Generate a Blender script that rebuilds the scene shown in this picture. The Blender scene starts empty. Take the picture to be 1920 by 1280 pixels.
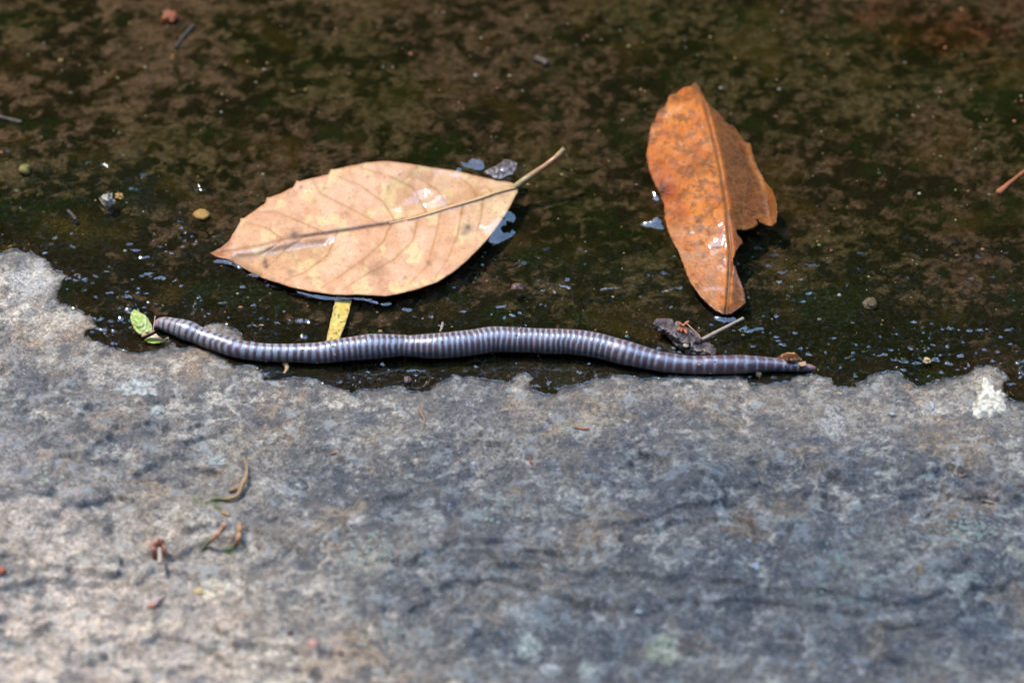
import bpy, math, random
import numpy as np
from mathutils import Vector
from mathutils.geometry import delaunay_2d_cdt

scene = bpy.context.scene
COL = scene.collection
R = math.radians

# ------------------------------------------------------------------ camera
EL = R(45.0); DIST = 0.92; LENS = 100.0; KS = 36.0 / LENS / 1920.0
CAM = np.array([0.0, -DIST * math.cos(EL), DIST * math.sin(EL)])
FWD = np.array([0.0, math.cos(EL), -math.sin(EL)])
UPV = np.array([0.0, math.sin(EL), math.cos(EL)])
cd = bpy.data.cameras.new('camera'); cam = bpy.data.objects.new('camera', cd); COL.objects.link(cam)
cam.location = CAM; cam.rotation_euler = (math.pi / 2 - EL, 0, 0)
cd.lens = LENS; cd.sensor_width = 36.0; cd.sensor_fit = 'HORIZONTAL'
cd.clip_start = 0.02; cd.clip_end = 300
cd.dof.use_dof = True; cd.dof.focus_distance = DIST + 0.004; cd.dof.aperture_fstop = 8.0
cd.dof.aperture_blades = 9
scene.camera = cam

# ------------------------------------------------------------------ light
SUN_EL, SUN_AZ = R(60), R(-52)          # azimuth from +Y towards +X (negative: from the left, beyond the worm)
SDIR = Vector((math.sin(SUN_AZ) * math.cos(SUN_EL), math.cos(SUN_AZ) * math.cos(SUN_EL), math.sin(SUN_EL)))
w = bpy.data.worlds.new('World'); scene.world = w; w.use_nodes = True
wn = w.node_tree.nodes; wl = w.node_tree.links
sky = wn.new('ShaderNodeTexSky'); sky.sky_type = 'NISHITA'; sky.sun_disc = False
sky.sun_elevation = SUN_EL; sky.sun_rotation = SUN_AZ; sky.air_density = 1.5; sky.dust_density = 0.2
wl.new(sky.outputs[0], wn['Background'].inputs[0]); wn['Background'].inputs[1].default_value = 0.15
ld = bpy.data.lights.new('sun', 'SUN'); ld.energy = 0.6; ld.angle = R(3.0); ld.color = (1.0, 0.93, 0.82)
sun = bpy.data.objects.new('sun', ld); COL.objects.link(sun)
sun.rotation_euler = SDIR.to_track_quat('Z', 'Y').to_euler()
scene.view_settings.view_transform = 'Standard'; scene.view_settings.look = 'None'
scene.view_settings.gamma = 1.0; scene.view_settings.use_curve_mapping = False
scene.view_settings.exposure = 3.9
cy = scene.cycles
cy.max_bounces = 6; cy.diffuse_bounces = 3; cy.glossy_bounces = 3; cy.transparent_max_bounces = 12; cy.caustics_reflective = False; cy.caustics_refractive = False
cy.sample_clamp_indirect = 8.0

# ------------------------------------------------------------------ noise and geometry helpers
rng = np.random.default_rng(7); random.seed(7)
PERM = rng.permutation(512).astype(np.int64)
GA = rng.random(512) * 2 * np.pi; GX, GY = np.cos(GA), np.sin(GA)
def perlin(x, y, seed=0):
    x = np.asarray(x, float) + seed * 17.31; y = np.asarray(y, float) - seed * 9.77
    xi = np.floor(x).astype(np.int64); yi = np.floor(y).astype(np.int64)
    xf = x - xi; yf = y - yi
    u = xf * xf * xf * (xf * (xf * 6 - 15) + 10); v = yf * yf * yf * (yf * (yf * 6 - 15) + 10)
    def g(ix, iy, dx, dy):
        h = PERM[(PERM[ix & 511] + iy) & 511]
        return GX[h] * dx + GY[h] * dy
    a = g(xi, yi, xf, yf); b = g(xi + 1, yi, xf - 1, yf)
    c = g(xi, yi + 1, xf, yf - 1); d = g(xi + 1, yi + 1, xf - 1, yf - 1)
    a = a + u * (b - a); c = c + u * (d - c)
    return (a + v * (c - a)) * 1.5
def fbm(x, y, scale, octs=4, seed=0, gain=0.5):
    s = 0; amp = 1; tot = 0; f = 1.0 / scale
    for k in range(octs):
        s = s + amp * perlin(x * f, y * f, seed + k * 3.1); tot += amp; amp *= gain; f *= 2.03
    return s / tot
def sstep(a, b, x):
    t = np.clip((x - a) / (b - a), 0, 1); return t * t * (3 - 2 * t)
def lerp(a, b, t):
    a = np.asarray(a, float); b = np.asarray(b, float); t = np.asarray(t)[..., None]
    return a + (b - a) * t
def rgb(r, g, b):                                   # sRGB 0..255 to linear
    c = np.array([r, g, b]) / 255.0
    return np.where(c <= .04045, c / 12.92, ((c + .055) / 1.055) ** 2.4)
def seg_dist(x, y, pts):                            # distance to a polyline, and the parameter along it
    best = np.full(np.shape(x), 1e9); tb = np.zeros(np.shape(x)); n = len(pts) - 1
    for i in range(n):
        ax, ay = pts[i][:2]; bx, by = pts[i + 1][:2]
        dx, dy = bx - ax, by - ay; L = dx * dx + dy * dy + 1e-18
        t = np.clip(((x - ax) * dx + (y - ay) * dy) / L, 0, 1)
        d = (x - ax - t * dx) ** 2 + (y - ay - t * dy) ** 2
        m = d < best; best = np.where(m, d, best); tb = np.where(m, (i + t) / n, tb)
    return np.sqrt(best), tb
def inside(x, y, poly):
    c = np.zeros(np.shape(x), bool); n = len(poly)
    for i in range(n):
        ax, ay = poly[i]; bx, by = poly[(i + 1) % n]
        if ay == by: continue
        m = ((ay > y) != (by > y)) & (x < (bx - ax) * (y - ay) / (by - ay) + ax)
        c ^= m
    return c
def unproj(px, py, z):                              # photo pixel and height -> world point
    px = np.asarray(px, float); py = np.asarray(py, float)
    d = FWD + (px[..., None] - 960) * KS * np.array([1.0, 0, 0]) + (640 - py[..., None]) * KS * UPV
    t = (np.asarray(z) - CAM[2]) / d[..., 2]
    return CAM + d * t[..., None]
def smooth_curve(pts, n):                           # Catmull-Rom through points of any width
    p = np.array(pts, float); p = np.vstack([2 * p[0] - p[1], p, 2 * p[-1] - p[-2]])
    L = np.r_[0, np.cumsum(np.linalg.norm(np.diff(p[1:-1, :2], axis=0), axis=1))]
    u = np.linspace(0, L[-1], n); i = np.clip(np.searchsorted(L, u, 'right') - 1, 0, len(L) - 2)
    t = ((u - L[i]) / (L[i + 1] - L[i] + 1e-12))[:, None]
    p0, p1, p2, p3 = p[i], p[i + 1], p[i + 2], p[i + 3]
    return .5 * (2 * p1 + (p2 - p0) * t + (2 * p0 - 5 * p1 + 4 * p2 - p3) * t ** 2 + (3 * p1 - p0 - 3 * p2 + p3) * t ** 3)

def make_mesh(name, verts, faces, mat, cols=None, attrs=None, smooth=True):
    verts = np.asarray(verts, np.float32); me = bpy.data.meshes.new(name)
    if isinstance(faces, np.ndarray):
        k = faces.shape[1]; nf = len(faces)
        me.vertices.add(len(verts)); me.vertices.foreach_set('co', verts.ravel())
        me.loops.add(nf * k); me.loops.foreach_set('vertex_index', faces.astype(np.int32).ravel())
        me.polygons.add(nf); me.polygons.foreach_set('loop_start', np.arange(0, nf * k, k, dtype=np.int32))
        me.update(calc_edges=True)
    else:
        me.from_pydata([tuple(map(float, v)) for v in verts], [], faces)
    if smooth: me.polygons.foreach_set('use_smooth', np.ones(len(me.polygons), bool))
    if cols is not None:
        at = me.attributes.new('Col', 'FLOAT_COLOR', 'POINT')
        c4 = np.ones((len(verts), 4), np.float32); c4[:, :3] = cols; at.data.foreach_set('color', c4.ravel())
    for k, v in (attrs or {}).items():
        at = me.attributes.new(k, 'FLOAT', 'POINT'); at.data.foreach_set('value', np.asarray(v, np.float32).ravel())
    me.materials.append(mat); me.validate(); me.update()
    return me
def link(name, me, parent=None, loc=(0, 0, 0)):
    o = bpy.data.objects.new(name, me); COL.objects.link(o); o.location = loc
    if parent is not None: o.parent = parent
    return o
def tag(o, label=None, cat=None, group=None, kind=None):
    if label: o['label'] = label
    if cat: o['category'] = cat
    if group: o['group'] = group
    if kind: o['kind'] = kind
    return o
def solo(name, verts, faces, mat, label, cat, group=None, **kw):      # a thing that is one mesh
    verts = np.asarray(verts, float); base = np.array([verts[:, 0].mean(), verts[:, 1].mean(), verts[:, 2].min()])
    return tag(link(name, make_mesh(name, verts - base, faces, mat, **kw), None, base), label, cat, group)
def thing(name, base, label, cat, group=None):
    o = bpy.data.objects.new(name, None); COL.objects.link(o); o.location = base; o.empty_display_size = .005
    return tag(o, label, cat, group)
def part(name, verts, faces, mat, root, **kw):
    base = np.array(root.location)
    if root.parent: base = base + np.array(root.parent.location)
    return link(name, make_mesh(name, np.asarray(verts, float) - base, faces, mat, **kw), root)

def tube(path, radii, n=10, squash=1.0, jitter=0.0, seed=0):
    p = np.asarray(path, float); m = len(p); radii = np.broadcast_to(np.asarray(radii, float), (m,))
    T = np.gradient(p, axis=0); T /= np.linalg.norm(T, axis=1)[:, None] + 1e-12
    up = np.array([0, 0, 1.0]); S = np.cross(T, up); nn = np.linalg.norm(S, axis=1)
    S[nn < 1e-3] = (1, 0, 0); S /= np.linalg.norm(S, axis=1)[:, None]; U = np.cross(S, T)
    a = np.linspace(0, 2 * np.pi, n, endpoint=False)
    r = radii[:, None] * (1 + jitter * perlin(np.arange(m)[:, None] * .35 + 3, a[None] * 1.1, seed + 5))
    v = p[:, None] + r[..., None] * (np.cos(a)[None, :, None] * S[:, None] + np.sin(a)[None, :, None] * U[:, None] * squash)
    v = v.reshape(-1, 3); f = []
    i = np.arange(m - 1)[:, None] * n; j = np.arange(n)[None]; k = (j + 1) % n
    f = np.stack([i + j, i + k, i + n + k, i + n + j], -1).reshape(-1, 4).tolist()
    v = np.vstack([v, p[0] - T[0] * radii[0] * .35, p[-1] + T[-1] * radii[-1] * .35]); c0, c1 = m * n, m * n + 1
    f += [[c0, (q + 1) % n, q] for q in range(n)] + [[c1, (m - 1) * n + q, (m - 1) * n + (q + 1) % n] for q in range(n)]
    return v, f
def blob(center, rad, seed, rough=.25, sub=(9, 14)):
    rows, seg = sub; th = np.linspace(0, np.pi, rows + 1)[1:-1]; ph = np.linspace(0, 2 * np.pi, seg, endpoint=False)
    t, p = np.meshgrid(th, ph, indexing='ij')
    d = np.stack([np.sin(t) * np.cos(p), np.sin(t) * np.sin(p), np.cos(t)], -1).reshape(-1, 3)
    d = np.vstack([d, [0, 0, 1], [0, 0, -1]])
    r = 1 + rough * (perlin(d[:, 0] * 1.6 + d[:, 2], d[:, 1] * 1.6 - d[:, 2] * .7, seed) + .4 * perlin(d[:, 0] * 4 + d[:, 2] * 2, d[:, 1] * 4, seed + 2))
    v = d * r[:, None] * np.asarray(rad) + np.asarray(center); f = []
    for i in range(rows - 2):
        for j in range(seg):
            k = (j + 1) % seg; f.append([i * seg + j, (i + 1) * seg + j, (i + 1) * seg + k, i * seg + k])
    a, b = (rows - 1) * seg, (rows - 1) * seg + 1
    for j in range(seg):
        k = (j + 1) % seg; f.append([a, j, k]); f.append([b, (rows - 2) * seg + k, (rows - 2) * seg + j])
    return v, f

# ------------------------------------------------------------------ materials
def new_mat(name):
    m = bpy.data.materials.new(name); m.use_nodes = True
    nt = m.node_tree; return m, nt, nt.nodes['Principled BSDF']
def N(nt, typ, **kw):
    n = nt.nodes.new(typ)
    for k, v in kw.items(): setattr(n, k, v)
    return n
def noise(nt, scale, detail=4, rough=.55, coord=None):
    n = N(nt, 'ShaderNodeTexNoise'); n.inputs['Scale'].default_value = scale
    n.inputs['Detail'].default_value = detail; n.inputs['Roughness'].default_value = rough
    if coord is not None: nt.links.new(coord, n.inputs['Vector'])
    return n
def mathn(nt, op, a, b=None, c=None, clamp=False):
    n = N(nt, 'ShaderNodeMath', operation=op); n.use_clamp = clamp
    for i, v in enumerate((a, b, c)):
        if v is None: continue
        if isinstance(v, (int, float)): n.inputs[i].default_value = v
        else: nt.links.new(v, n.inputs[i])
    return n.outputs[0]
def maprange(nt, v, a, b, c, d):
    n = N(nt, 'ShaderNodeMapRange'); nt.links.new(v, n.inputs[0])
    for i, x in enumerate((a, b, c, d)): n.inputs[i + 1].default_value = x
    return n.outputs[0]
def mixcol(nt, fac, a, b, mode='MIX'):
    n = N(nt, 'ShaderNodeMix', data_type='RGBA', blend_type=mode)
    if isinstance(fac, (int, float)): n.inputs[0].default_value = fac
    else: nt.links.new(fac, n.inputs[0])
    for i, v in ((6, a), (7, b)):
        if isinstance(v, (tuple, list, np.ndarray)): n.inputs[i].default_value = (*map(float, v), 1)
        else: nt.links.new(v, n.inputs[i])
    return n.outputs[2]
def bump(nt, h, strength, dist, normal=None):
    n = N(nt, 'ShaderNodeBump'); nt.links.new(h, n.inputs['Height'])
    n.inputs['Distance'].default_value = dist
    if isinstance(strength, (int, float)): n.inputs['Strength'].default_value = strength
    else: nt.links.new(strength, n.inputs['Strength'])
    if normal is not None: nt.links.new(normal, n.inputs['Normal'])
    return n.outputs[0]
def obj_coord(nt):
    return N(nt, 'ShaderNodeTexCoord').outputs['Object']
def geo_pos(nt):
    return N(nt, 'ShaderNodeNewGeometry').outputs['Position']
def attr(nt, name, out='Fac'):
    return N(nt, 'ShaderNodeAttribute', attribute_name=name).outputs[out]

def mat_simple(name, col, rough=.6, var=.35, scale=900, coat=0.0, trans=0.0, vcol=False, bumpd=.00015, spec=.25):
    m, nt, b = new_mat(name); oc = obj_coord(nt)
    n1 = noise(nt, scale, 5, .6, oc); n2 = noise(nt, scale * .22, 3, .5, oc)
    base = attr(nt, 'Col', 'Color') if vcol else tuple(col)
    k = mathn(nt, 'ADD', mathn(nt, 'MULTIPLY', n1.outputs[0], .6), mathn(nt, 'MULTIPLY', n2.outputs[0], .4))
    f = maprange(nt, k, .3, .7, .75 * (1 - var), .75 * (1 + var))
    comb = N(nt, 'ShaderNodeCombineColor')
    for i in range(3): nt.links.new(f, comb.inputs[i])
    c = mixcol(nt, 1.0, base, comb.outputs[0], 'MULTIPLY')
    nt.links.new(c, b.inputs['Base Color'])
    b.inputs['Roughness'].default_value = rough; b.inputs['Specular IOR Level'].default_value = spec
    b.inputs['Coat Weight'].default_value = coat; b.inputs['Coat Roughness'].default_value = .06
    nt.links.new(bump(nt, n1.outputs[0], .6, bumpd), b.inputs['Normal'])
    if trans > 0:
        tr = N(nt, 'ShaderNodeBsdfTranslucent'); nt.links.new(c, tr.inputs[0])
        mx = N(nt, 'ShaderNodeMixShader'); mx.inputs[0].default_value = trans
        nt.links.new(b.outputs[0], mx.inputs[1]); nt.links.new(tr.outputs[0], mx.inputs[2])
        nt.links.new(mx.outputs[0], nt.nodes['Material Output'].inputs[0])
    return m

# ground: one sheet, dry rock on one side of the waterline, wet silt on the other
def mat_ground():
    m, nt, b = new_mat('rock_and_silt'); P = geo_pos(nt)
    base = attr(nt, 'Col', 'Color'); wet = attr(nt, 'wet'); gloss = attr(nt, 'film')
    na = noise(nt, 2600, 4, .65, P); nb = noise(nt, 900, 5, .62, P); nc = noise(nt, 260, 5, .6, P)
    k = mathn(nt, 'ADD', mathn(nt, 'MULTIPLY', na.outputs[0], .42), mathn(nt, 'MULTIPLY', nb.outputs[0], .58))
    vc = N(nt, 'ShaderNodeTexVoronoi'); vc.inputs['Scale'].default_value = 1500; nt.links.new(P, vc.inputs['Vector'])
    sep = N(nt, 'ShaderNodeSeparateColor'); nt.links.new(vc.outputs['Color'], sep.inputs[0])
    cell = mathn(nt, 'MULTIPLY', mathn(nt, 'SUBTRACT', sep.outputs[0], .5), mathn(nt, 'MULTIPLY', mathn(nt, 'SUBTRACT', 1.0, wet), .16))
    k = mathn(nt, 'ADD', k, cell)
    f = maprange(nt, k, .37, .65, .34, 1.22)
    comb = N(nt, 'ShaderNodeCombineColor')
    for i in range(3): nt.links.new(f, comb.inputs[i])
    c = mixcol(nt, 1.0, base, comb.outputs[0], 'MULTIPLY')
    dryf = mathn(nt, 'SUBTRACT', 1.0, wet)
    np1 = noise(nt, 150, 10, .70, P); np2 = noise(nt, 95, 9, .68, P); np3 = noise(nt, 330, 8, .70, P)
    for src, lo, hi, colr, amt in ((np2, .53, .60, (.125, .092, .064), .5), (np1, .47, .40, (.042, .044, .047), .55), (np1, .555, .61, (.21, .20, .175), .70), (np3, .43, .37, (.032, .032, .034), .6), (np3, .59, .64, (.24, .23, .20), .6)):
        c = mixcol(nt, mathn(nt, 'MULTIPLY', maprange(nt, src.outputs[0], lo, hi, 0, amt), dryf), c, colr)
    # pale mineral grains on the dry stone, tinted differently from place to place
    vo = N(nt, 'ShaderNodeTexVoronoi'); vo.inputs['Scale'].default_value = 620; nt.links.new(P, vo.inputs['Vector'])
    spot = maprange(nt, vo.outputs['Distance'], .16, .30, 1, 0)
    sel = maprange(nt, mathn(nt, 'MULTIPLY', nb.outputs[0], nc.outputs[0]), .27, .36, 0, 1)
    dry = mathn(nt, 'SUBTRACT', 1.0, wet)
    g = mathn(nt, 'MULTIPLY', mathn(nt, 'MULTIPLY', spot, sel), mathn(nt, 'MULTIPLY', dry, .85))
    hs = N(nt, 'ShaderNodeHueSaturation'); hs.inputs['Saturation'].default_value = .35; hs.inputs['Value'].default_value = .62
    nt.links.new(vo.outputs['Color'], hs.inputs['Color'])
    grain = mixcol(nt, .6, hs.outputs[0], (.26, .245, .215))
    c = mixcol(nt, g, c, grain)
    nt.links.new(c, b.inputs['Base Color'])
    nt.links.new(maprange(nt, gloss, 0, 1, .82, .5), b.inputs['Roughness'])
    nt.links.new(gloss, b.inputs['Coat Weight']); b.inputs['Coat Roughness'].default_value = .03; b.inputs['Coat IOR'].default_value = 1.36
    nt.links.new(maprange(nt, wet, 0, 1, .3, .0), b.inputs['Specular IOR Level'])
    h = mathn(nt, 'ADD', mathn(nt, 'ADD', nb.outputs[0], mathn(nt, 'MULTIPLY', na.outputs[0], .45)), mathn(nt, 'MULTIPLY', np3.outputs[0], 1.2))
    nt.links.new(bump(nt, h, .9, .0010), b.inputs['Normal'])
    nd = noise(nt, 620, 2, .5, P)
    hh = mathn(nt, 'MAXIMUM', mathn(nt, 'SUBTRACT', nd.outputs[0], .53), 0.0)
    nt.links.new(bump(nt, hh, 1.0, .0055), b.inputs['Coat Normal'])
    return m
def mat_water():
    m, nt, b = new_mat('clear_water'); nt.nodes.remove(b); P = geo_pos(nt)
    n1 = noise(nt, 60, 2, .5, P)
    nrm = bump(nt, n1.outputs[0], .12, .0006)
    fr = N(nt, 'ShaderNodeFresnel'); nt.links.new(nrm, fr.inputs['Normal'])
    # a thin sheet: the same reflectance from below as from above
    nt.links.new(maprange(nt, N(nt, 'ShaderNodeNewGeometry').outputs['Backfacing'], 0, 1, 1.48, 1 / 1.48), fr.inputs['IOR'])
    tr = N(nt, 'ShaderNodeBsdfTransparent'); tr.inputs[0].default_value = (.985, .985, .955, 1)
    gl = N(nt, 'ShaderNodeBsdfGlossy'); gl.inputs['Roughness'].default_value = .015; nt.links.new(nrm, gl.inputs['Normal'])
    mx = N(nt, 'ShaderNodeMixShader'); nt.links.new(fr.outputs[0], mx.inputs[0])
    nt.links.new(tr.outputs[0], mx.inputs[1]); nt.links.new(gl.outputs[0], mx.inputs[2])
    nt.links.new(mx.outputs[0], nt.nodes['Material Output'].inputs[0])
    return m
def mat_leaf(name, trans, rough):
    m, nt, b = new_mat(name); oc = obj_coord(nt)
    base = attr(nt, 'Col', 'Color'); wet = attr(nt, 'wet')
    n1 = noise(nt, 1500, 4, .6, oc); n2 = noise(nt, 380, 4, .55, oc)
    k = mathn(nt, 'ADD', mathn(nt, 'MULTIPLY', n1.outputs[0], .45), mathn(nt, 'MULTIPLY', n2.outputs[0], .55))
    f = maprange(nt, k, .3, .7, .60, .86)
    comb = N(nt, 'ShaderNodeCombineColor')
    for i in range(3): nt.links.new(f, comb.inputs[i])
    c = mixcol(nt, 1.0, base, comb.outputs[0], 'MULTIPLY')
    # net of the finest veins
    vo = N(nt, 'ShaderNodeTexVoronoi', feature='DISTANCE_TO_EDGE'); vo.inputs['Scale'].default_value = 330
    wv = N(nt, 'ShaderNodeVectorMath', operation='ADD'); nt.links.new(oc, wv.inputs[0])
    nv = noise(nt, 300, 2, .5, oc); sc = N(nt, 'ShaderNodeVectorMath', operation='SCALE'); sc.inputs['Scale'].default_value = .002
    nt.links.new(nv.outputs['Color'], sc.inputs[0]); nt.links.new(sc.outputs[0], wv.inputs[1]); nt.links.new(wv.outputs[0], vo.inputs['Vector'])
    net = maprange(nt, vo.outputs['Distance'], .02, .09, 1, 0)
    c = mixcol(nt, mathn(nt, 'MULTIPLY', net, .2), c, (.25, .12, .05))
    nt.links.new(c, b.inputs['Base Color'])
    b.inputs['Roughness'].default_value = rough; b.inputs['Specular IOR Level'].default_value = .16
    nt.links.new(wet, b.inputs['Coat Weight']); b.inputs['Coat Roughness'].default_value = .05; b.inputs['Coat IOR'].default_value = 1.5
    hb = mathn(nt, 'ADD', n2.outputs[0], mathn(nt, 'MULTIPLY', net, -.25))
    nt.links.new(bump(nt, hb, .5, .0004), b.inputs['Normal'])
    nt.links.new(bump(nt, n2.outputs[0], .15, .0006), b.inputs['Coat Normal'])
    tr = N(nt, 'ShaderNodeBsdfTranslucent'); nt.links.new(c, tr.inputs[0])
    mx = N(nt, 'ShaderNodeMixShader'); mx.inputs[0].default_value = trans
    nt.links.new(b.outputs[0], mx.inputs[1]); nt.links.new(tr.outputs[0], mx.inputs[2])
    nt.links.new(mx.outputs[0], nt.nodes['Material Output'].inputs[0])
    return m
def mat_worm():
    m, nt, b = new_mat('moist_ringed_skin'); oc = obj_coord(nt)
    base = attr(nt, 'Col', 'Color'); n1 = noise(nt, 1600, 4, .6, oc); n2 = noise(nt, 420, 3, .5, oc)
    f = maprange(nt, mathn(nt, 'ADD', mathn(nt, 'MULTIPLY', n1.outputs[0], .5), mathn(nt, 'MULTIPLY', n2.outputs[0], .5)), .3, .7, .60, .92)
    comb = N(nt, 'ShaderNodeCombineColor')
    for i in range(3): nt.links.new(f, comb.inputs[i])
    nt.links.new(mixcol(nt, 1.0, base, comb.outputs[0], 'MULTIPLY'), b.inputs['Base Color'])
    b.inputs['Roughness'].default_value = .38; b.inputs['Specular IOR Level'].default_value = .45
    b.inputs['Subsurface Weight'].default_value = .3; b.inputs['Subsurface Radius'].default_value = (.8, .4, .4); b.inputs['Subsurface Scale'].default_value = .0012
    b.inputs['Coat Weight'].default_value = .35; b.inputs['Coat Roughness'].default_value = .2
    nt.links.new(bump(nt, n1.outputs[0], .35, .0002), b.inputs['Normal'])
    return m

M = dict(ground=mat_ground(), water=mat_water(), pale=mat_leaf('pale_leaf_skin', .12, .5), orange=mat_leaf('orange_leaf_skin', .2, .45),
         worm=mat_worm())

# ------------------------------------------------------------------ ground heights
EDGE_PX = [(-900, 455), (-300, 470), (0, 478), (30, 470), (62, 475), (85, 490), (108, 508), (122, 518), (108, 540), (105, 560), (110, 572), (130, 575), (150, 585),
 (170, 597), (176, 612), (165, 618), (158, 630), (180, 645), (215, 655), (240, 660), (262, 662), (290, 660), (310, 655), (325, 648), (345, 655),
 (365, 650), (385, 654), (410, 664), (425, 676), (440, 690), (455, 684), (478, 685), (490, 698), (495, 712), (520, 711), (560, 709), (600, 718), (640, 728), (660, 735), (680, 728),
 (700, 733), (720, 725), (745, 728), (770, 735), (800, 738), (815, 728), (835, 712), (850, 703), (865, 712), (880, 708), (905, 712), (930, 715),
 (960, 718), (968, 705), (985, 700), (995, 708), (993, 722), (1000, 735), (1020, 740), (1043, 740), (1050, 730), (1075, 724), (1100, 718), (1120, 710),
 (1140, 712), (1150, 706), (1180, 706), (1200, 714), (1225, 708), (1245, 712), (1260, 704), (1290, 700), (1340, 699), (1388, 700), (1398, 715), (1410, 722),
 (1425, 722), (1445, 718), (1470, 720), (1490, 711), (1520, 704), (1545, 708), (1565, 712), (1560, 722), (1590, 728), (1620, 718), (1645, 702),
 (1665, 695), (1685, 700), (1700, 715), (1720, 730), (1740, 720), (1755, 715), (1790, 710), (1810, 705), (1830, 690), (1850, 685), (1870, 690),
 (1885, 705), (1878, 730), (1890, 745), (1905, 755), (1930, 758), (2200, 770), (2900, 790)]
edge = unproj(np.array([p[0] for p in EDGE_PX]), np.array([p[1] for p in EDGE_PX]), 0.0005)[:, :2]
edge = [tuple(p) for p in edge]
edge = [(-60, edge[0][1])] + edge + [(60, edge[-1][1])]
EDGE_POLY = edge + [(60, -60), (-60, -60)]
ISLE_PX = [(378, 622), (388, 609), (405, 606), (425, 609), (440, 618), (452, 626), (458, 640), (440, 652), (400, 650)]
isle = [tuple(p) for p in unproj(np.array([p[0] for p in ISLE_PX]), np.array([p[1] for p in ISLE_PX]), 0.0008)[:, :2]]

def grow(start, end, step0, ratio):
    out = [start]; s = step0
    while abs(out[-1] - start) < abs(end - start):
        out.append(out[-1] + math.copysign(s, end - start)); s *= ratio
    return out[1:]
STEP = .00060
def axis(a, b, lo, hi, step, ratio=1.17):
    core = np.arange(a, b + step / 2, step)
    return np.r_[np.array(grow(core[0], lo, step * 1.3, ratio))[::-1], core, np.array(grow(core[-1], hi, step * 1.3, ratio))]
GXS = axis(-.205, .205, -45, 45, STEP); GYS = axis(-.150, .192, -45, 45, STEP)
X, Y = np.meshgrid(GXS, GYS); nx, ny = len(GXS), len(GYS)
dist, _ = seg_dist(X, Y, edge); ins = inside(X, Y, EDGE_POLY)
near = np.exp(-(dist / .02) ** 2)
SD = np.where(ins, dist, -dist)
di, _ = seg_dist(X, Y, isle + isle[:1]); ii = inside(X, Y, isle)
SD = np.maximum(SD, np.where(ii, di, -di))
SDj = SD + near * (.0023 * fbm(X, Y, .0055, 5, 3, .68))
s = np.clip(SD, 0, None); t = np.clip(-SD, 0, None)
fade = 1 / (1 + (np.hypot(X, Y) / 1.5) ** 2)
big = fbm(X, Y, .075, 3, 11); mid = fbm(X, Y, .022, 4, 12); small = fbm(X, Y, .0065, 4, 13); fine = fbm(X, Y, .0021, 3, 14)
ridge = 1 - np.abs(fbm(X, Y, .03, 4, 15)) * 2.2
zdry = .0004 + .032 * (1 - np.exp(-s / .34)) + sstep(0, .05, s) * (.0042 * big + .0030 * mid) + sstep(0, .012, s) * (.0010 * small + .00035 * fine + .0005 * mid) + .00025 * fine
# shallow steps and cracks where slabs of the stone have flaked
lay = fbm(X * .8 + .3, Y * 1.5, .055, 4, 21); zdry += sstep(.01, .04, s) * .0019 * (sstep(.02, .05, lay) + sstep(-.22, -.19, lay))
crk = np.abs(fbm(X, Y * 1.3, .04, 4, 23)); zdry -= sstep(.008, .03, s) * .0011 * (1 - sstep(.0, .03, crk)) * sstep(-.1, .25, fbm(X, Y, .06, 2, 24))
zdry = np.maximum(zdry, .00018 + .00012 * fine)
lump = fbm(X, Y, .007, 4, 31)
zwet = .0004 - .0012 * sstep(0, .011, t) - .0105 * (1 - np.exp(-np.clip(t - .014, 0, None) / .085)) - .25 * sstep(.5, 3, t)
zwet += (.00075 * lump + .00035 * fine) * (1 - .3 * sstep(.03, .08, t)) + .0009 * sstep(.02, .06, t) * small + .001 * sstep(.03, .09, t) * mid
for cp, dep in [([(1812, 934), (1832, 928), (1850, 927), (1872, 914)], 1.6), ([(1716, 968), (1738, 963), (1752, 958), (1768, 946)], 1.6), ([(1858, 772), (1880, 760), (1908, 748)], 1.2), ([(60, 722), (85, 708), (120, 700)], 1.0), ([(232, 790), (228, 770), (262, 752), (330, 742)], .8),
        ([(1560, 905), (1600, 900), (1660, 912), (1690, 935)], .9), ([(860, 962), (930, 965), (985, 985)], 1.0), ([(1160, 1140), (1166, 1143)], 2.0), ([(1100, 1040), (1180, 1050), (1240, 1048)], .7), ([(1680, 780), (1720, 790), (1716, 830), (1690, 846)], .6), ([(1590, 960), (1620, 1010), (1690, 1040)], .7)]:
    cc = smooth_curve(cp, 30); cw = unproj(cc[:, 0], cc[:, 1], .006)
    dc, tc = seg_dist(X, Y, [tuple(q_[:2]) for q_ in cw]); zdry = zdry - dep * .001 * np.exp(-((dc + .0009 * fbm(X, Y, .004, 3, 27)) / .0010) ** 2) * np.sin(np.clip(tc, .04, .96) * np.pi) ** .5
Z = np.where(SD > 0, zdry, zwet)
rad = np.hypot(X, Y); Z = Z + np.clip(rad - 3.0, 0, 3) * .10 * 1.0
WET = 1 - sstep(-.0004, .0005, SDj)
def bil(A, x, y):
    x = np.asarray(x, float); y = np.asarray(y, float)
    i = np.clip(np.searchsorted(GXS, x) - 1, 0, nx - 2); j = np.clip(np.searchsorted(GYS, y) - 1, 0, ny - 2)
    u = (x - GXS[i]) / (GXS[i + 1] - GXS[i]); v = (y - GYS[j]) / (GYS[j + 1] - GYS[j])
    return (A[j, i] * (1 - u) + A[j, i + 1] * u) * (1 - v) + (A[j + 1, i] * (1 - u) + A[j + 1, i + 1] * u) * v
def gz(x, y): return bil(Z, x, y)
def on_ground(px, py, lift=0.0, water=False):       # photo pixel -> the point of the ground (or water) it falls on
    px = np.atleast_1d(np.asarray(px, float)); py = np.atleast_1d(np.asarray(py, float)); z = np.zeros_like(px)
    for _ in range(14):
        p = unproj(px, py, z); g = gz(p[:, 0], p[:, 1]) + lift
        if water: g = np.maximum(g, lift)
        z = z + .7 * (g - z)
    return unproj(px, py, z)
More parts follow.
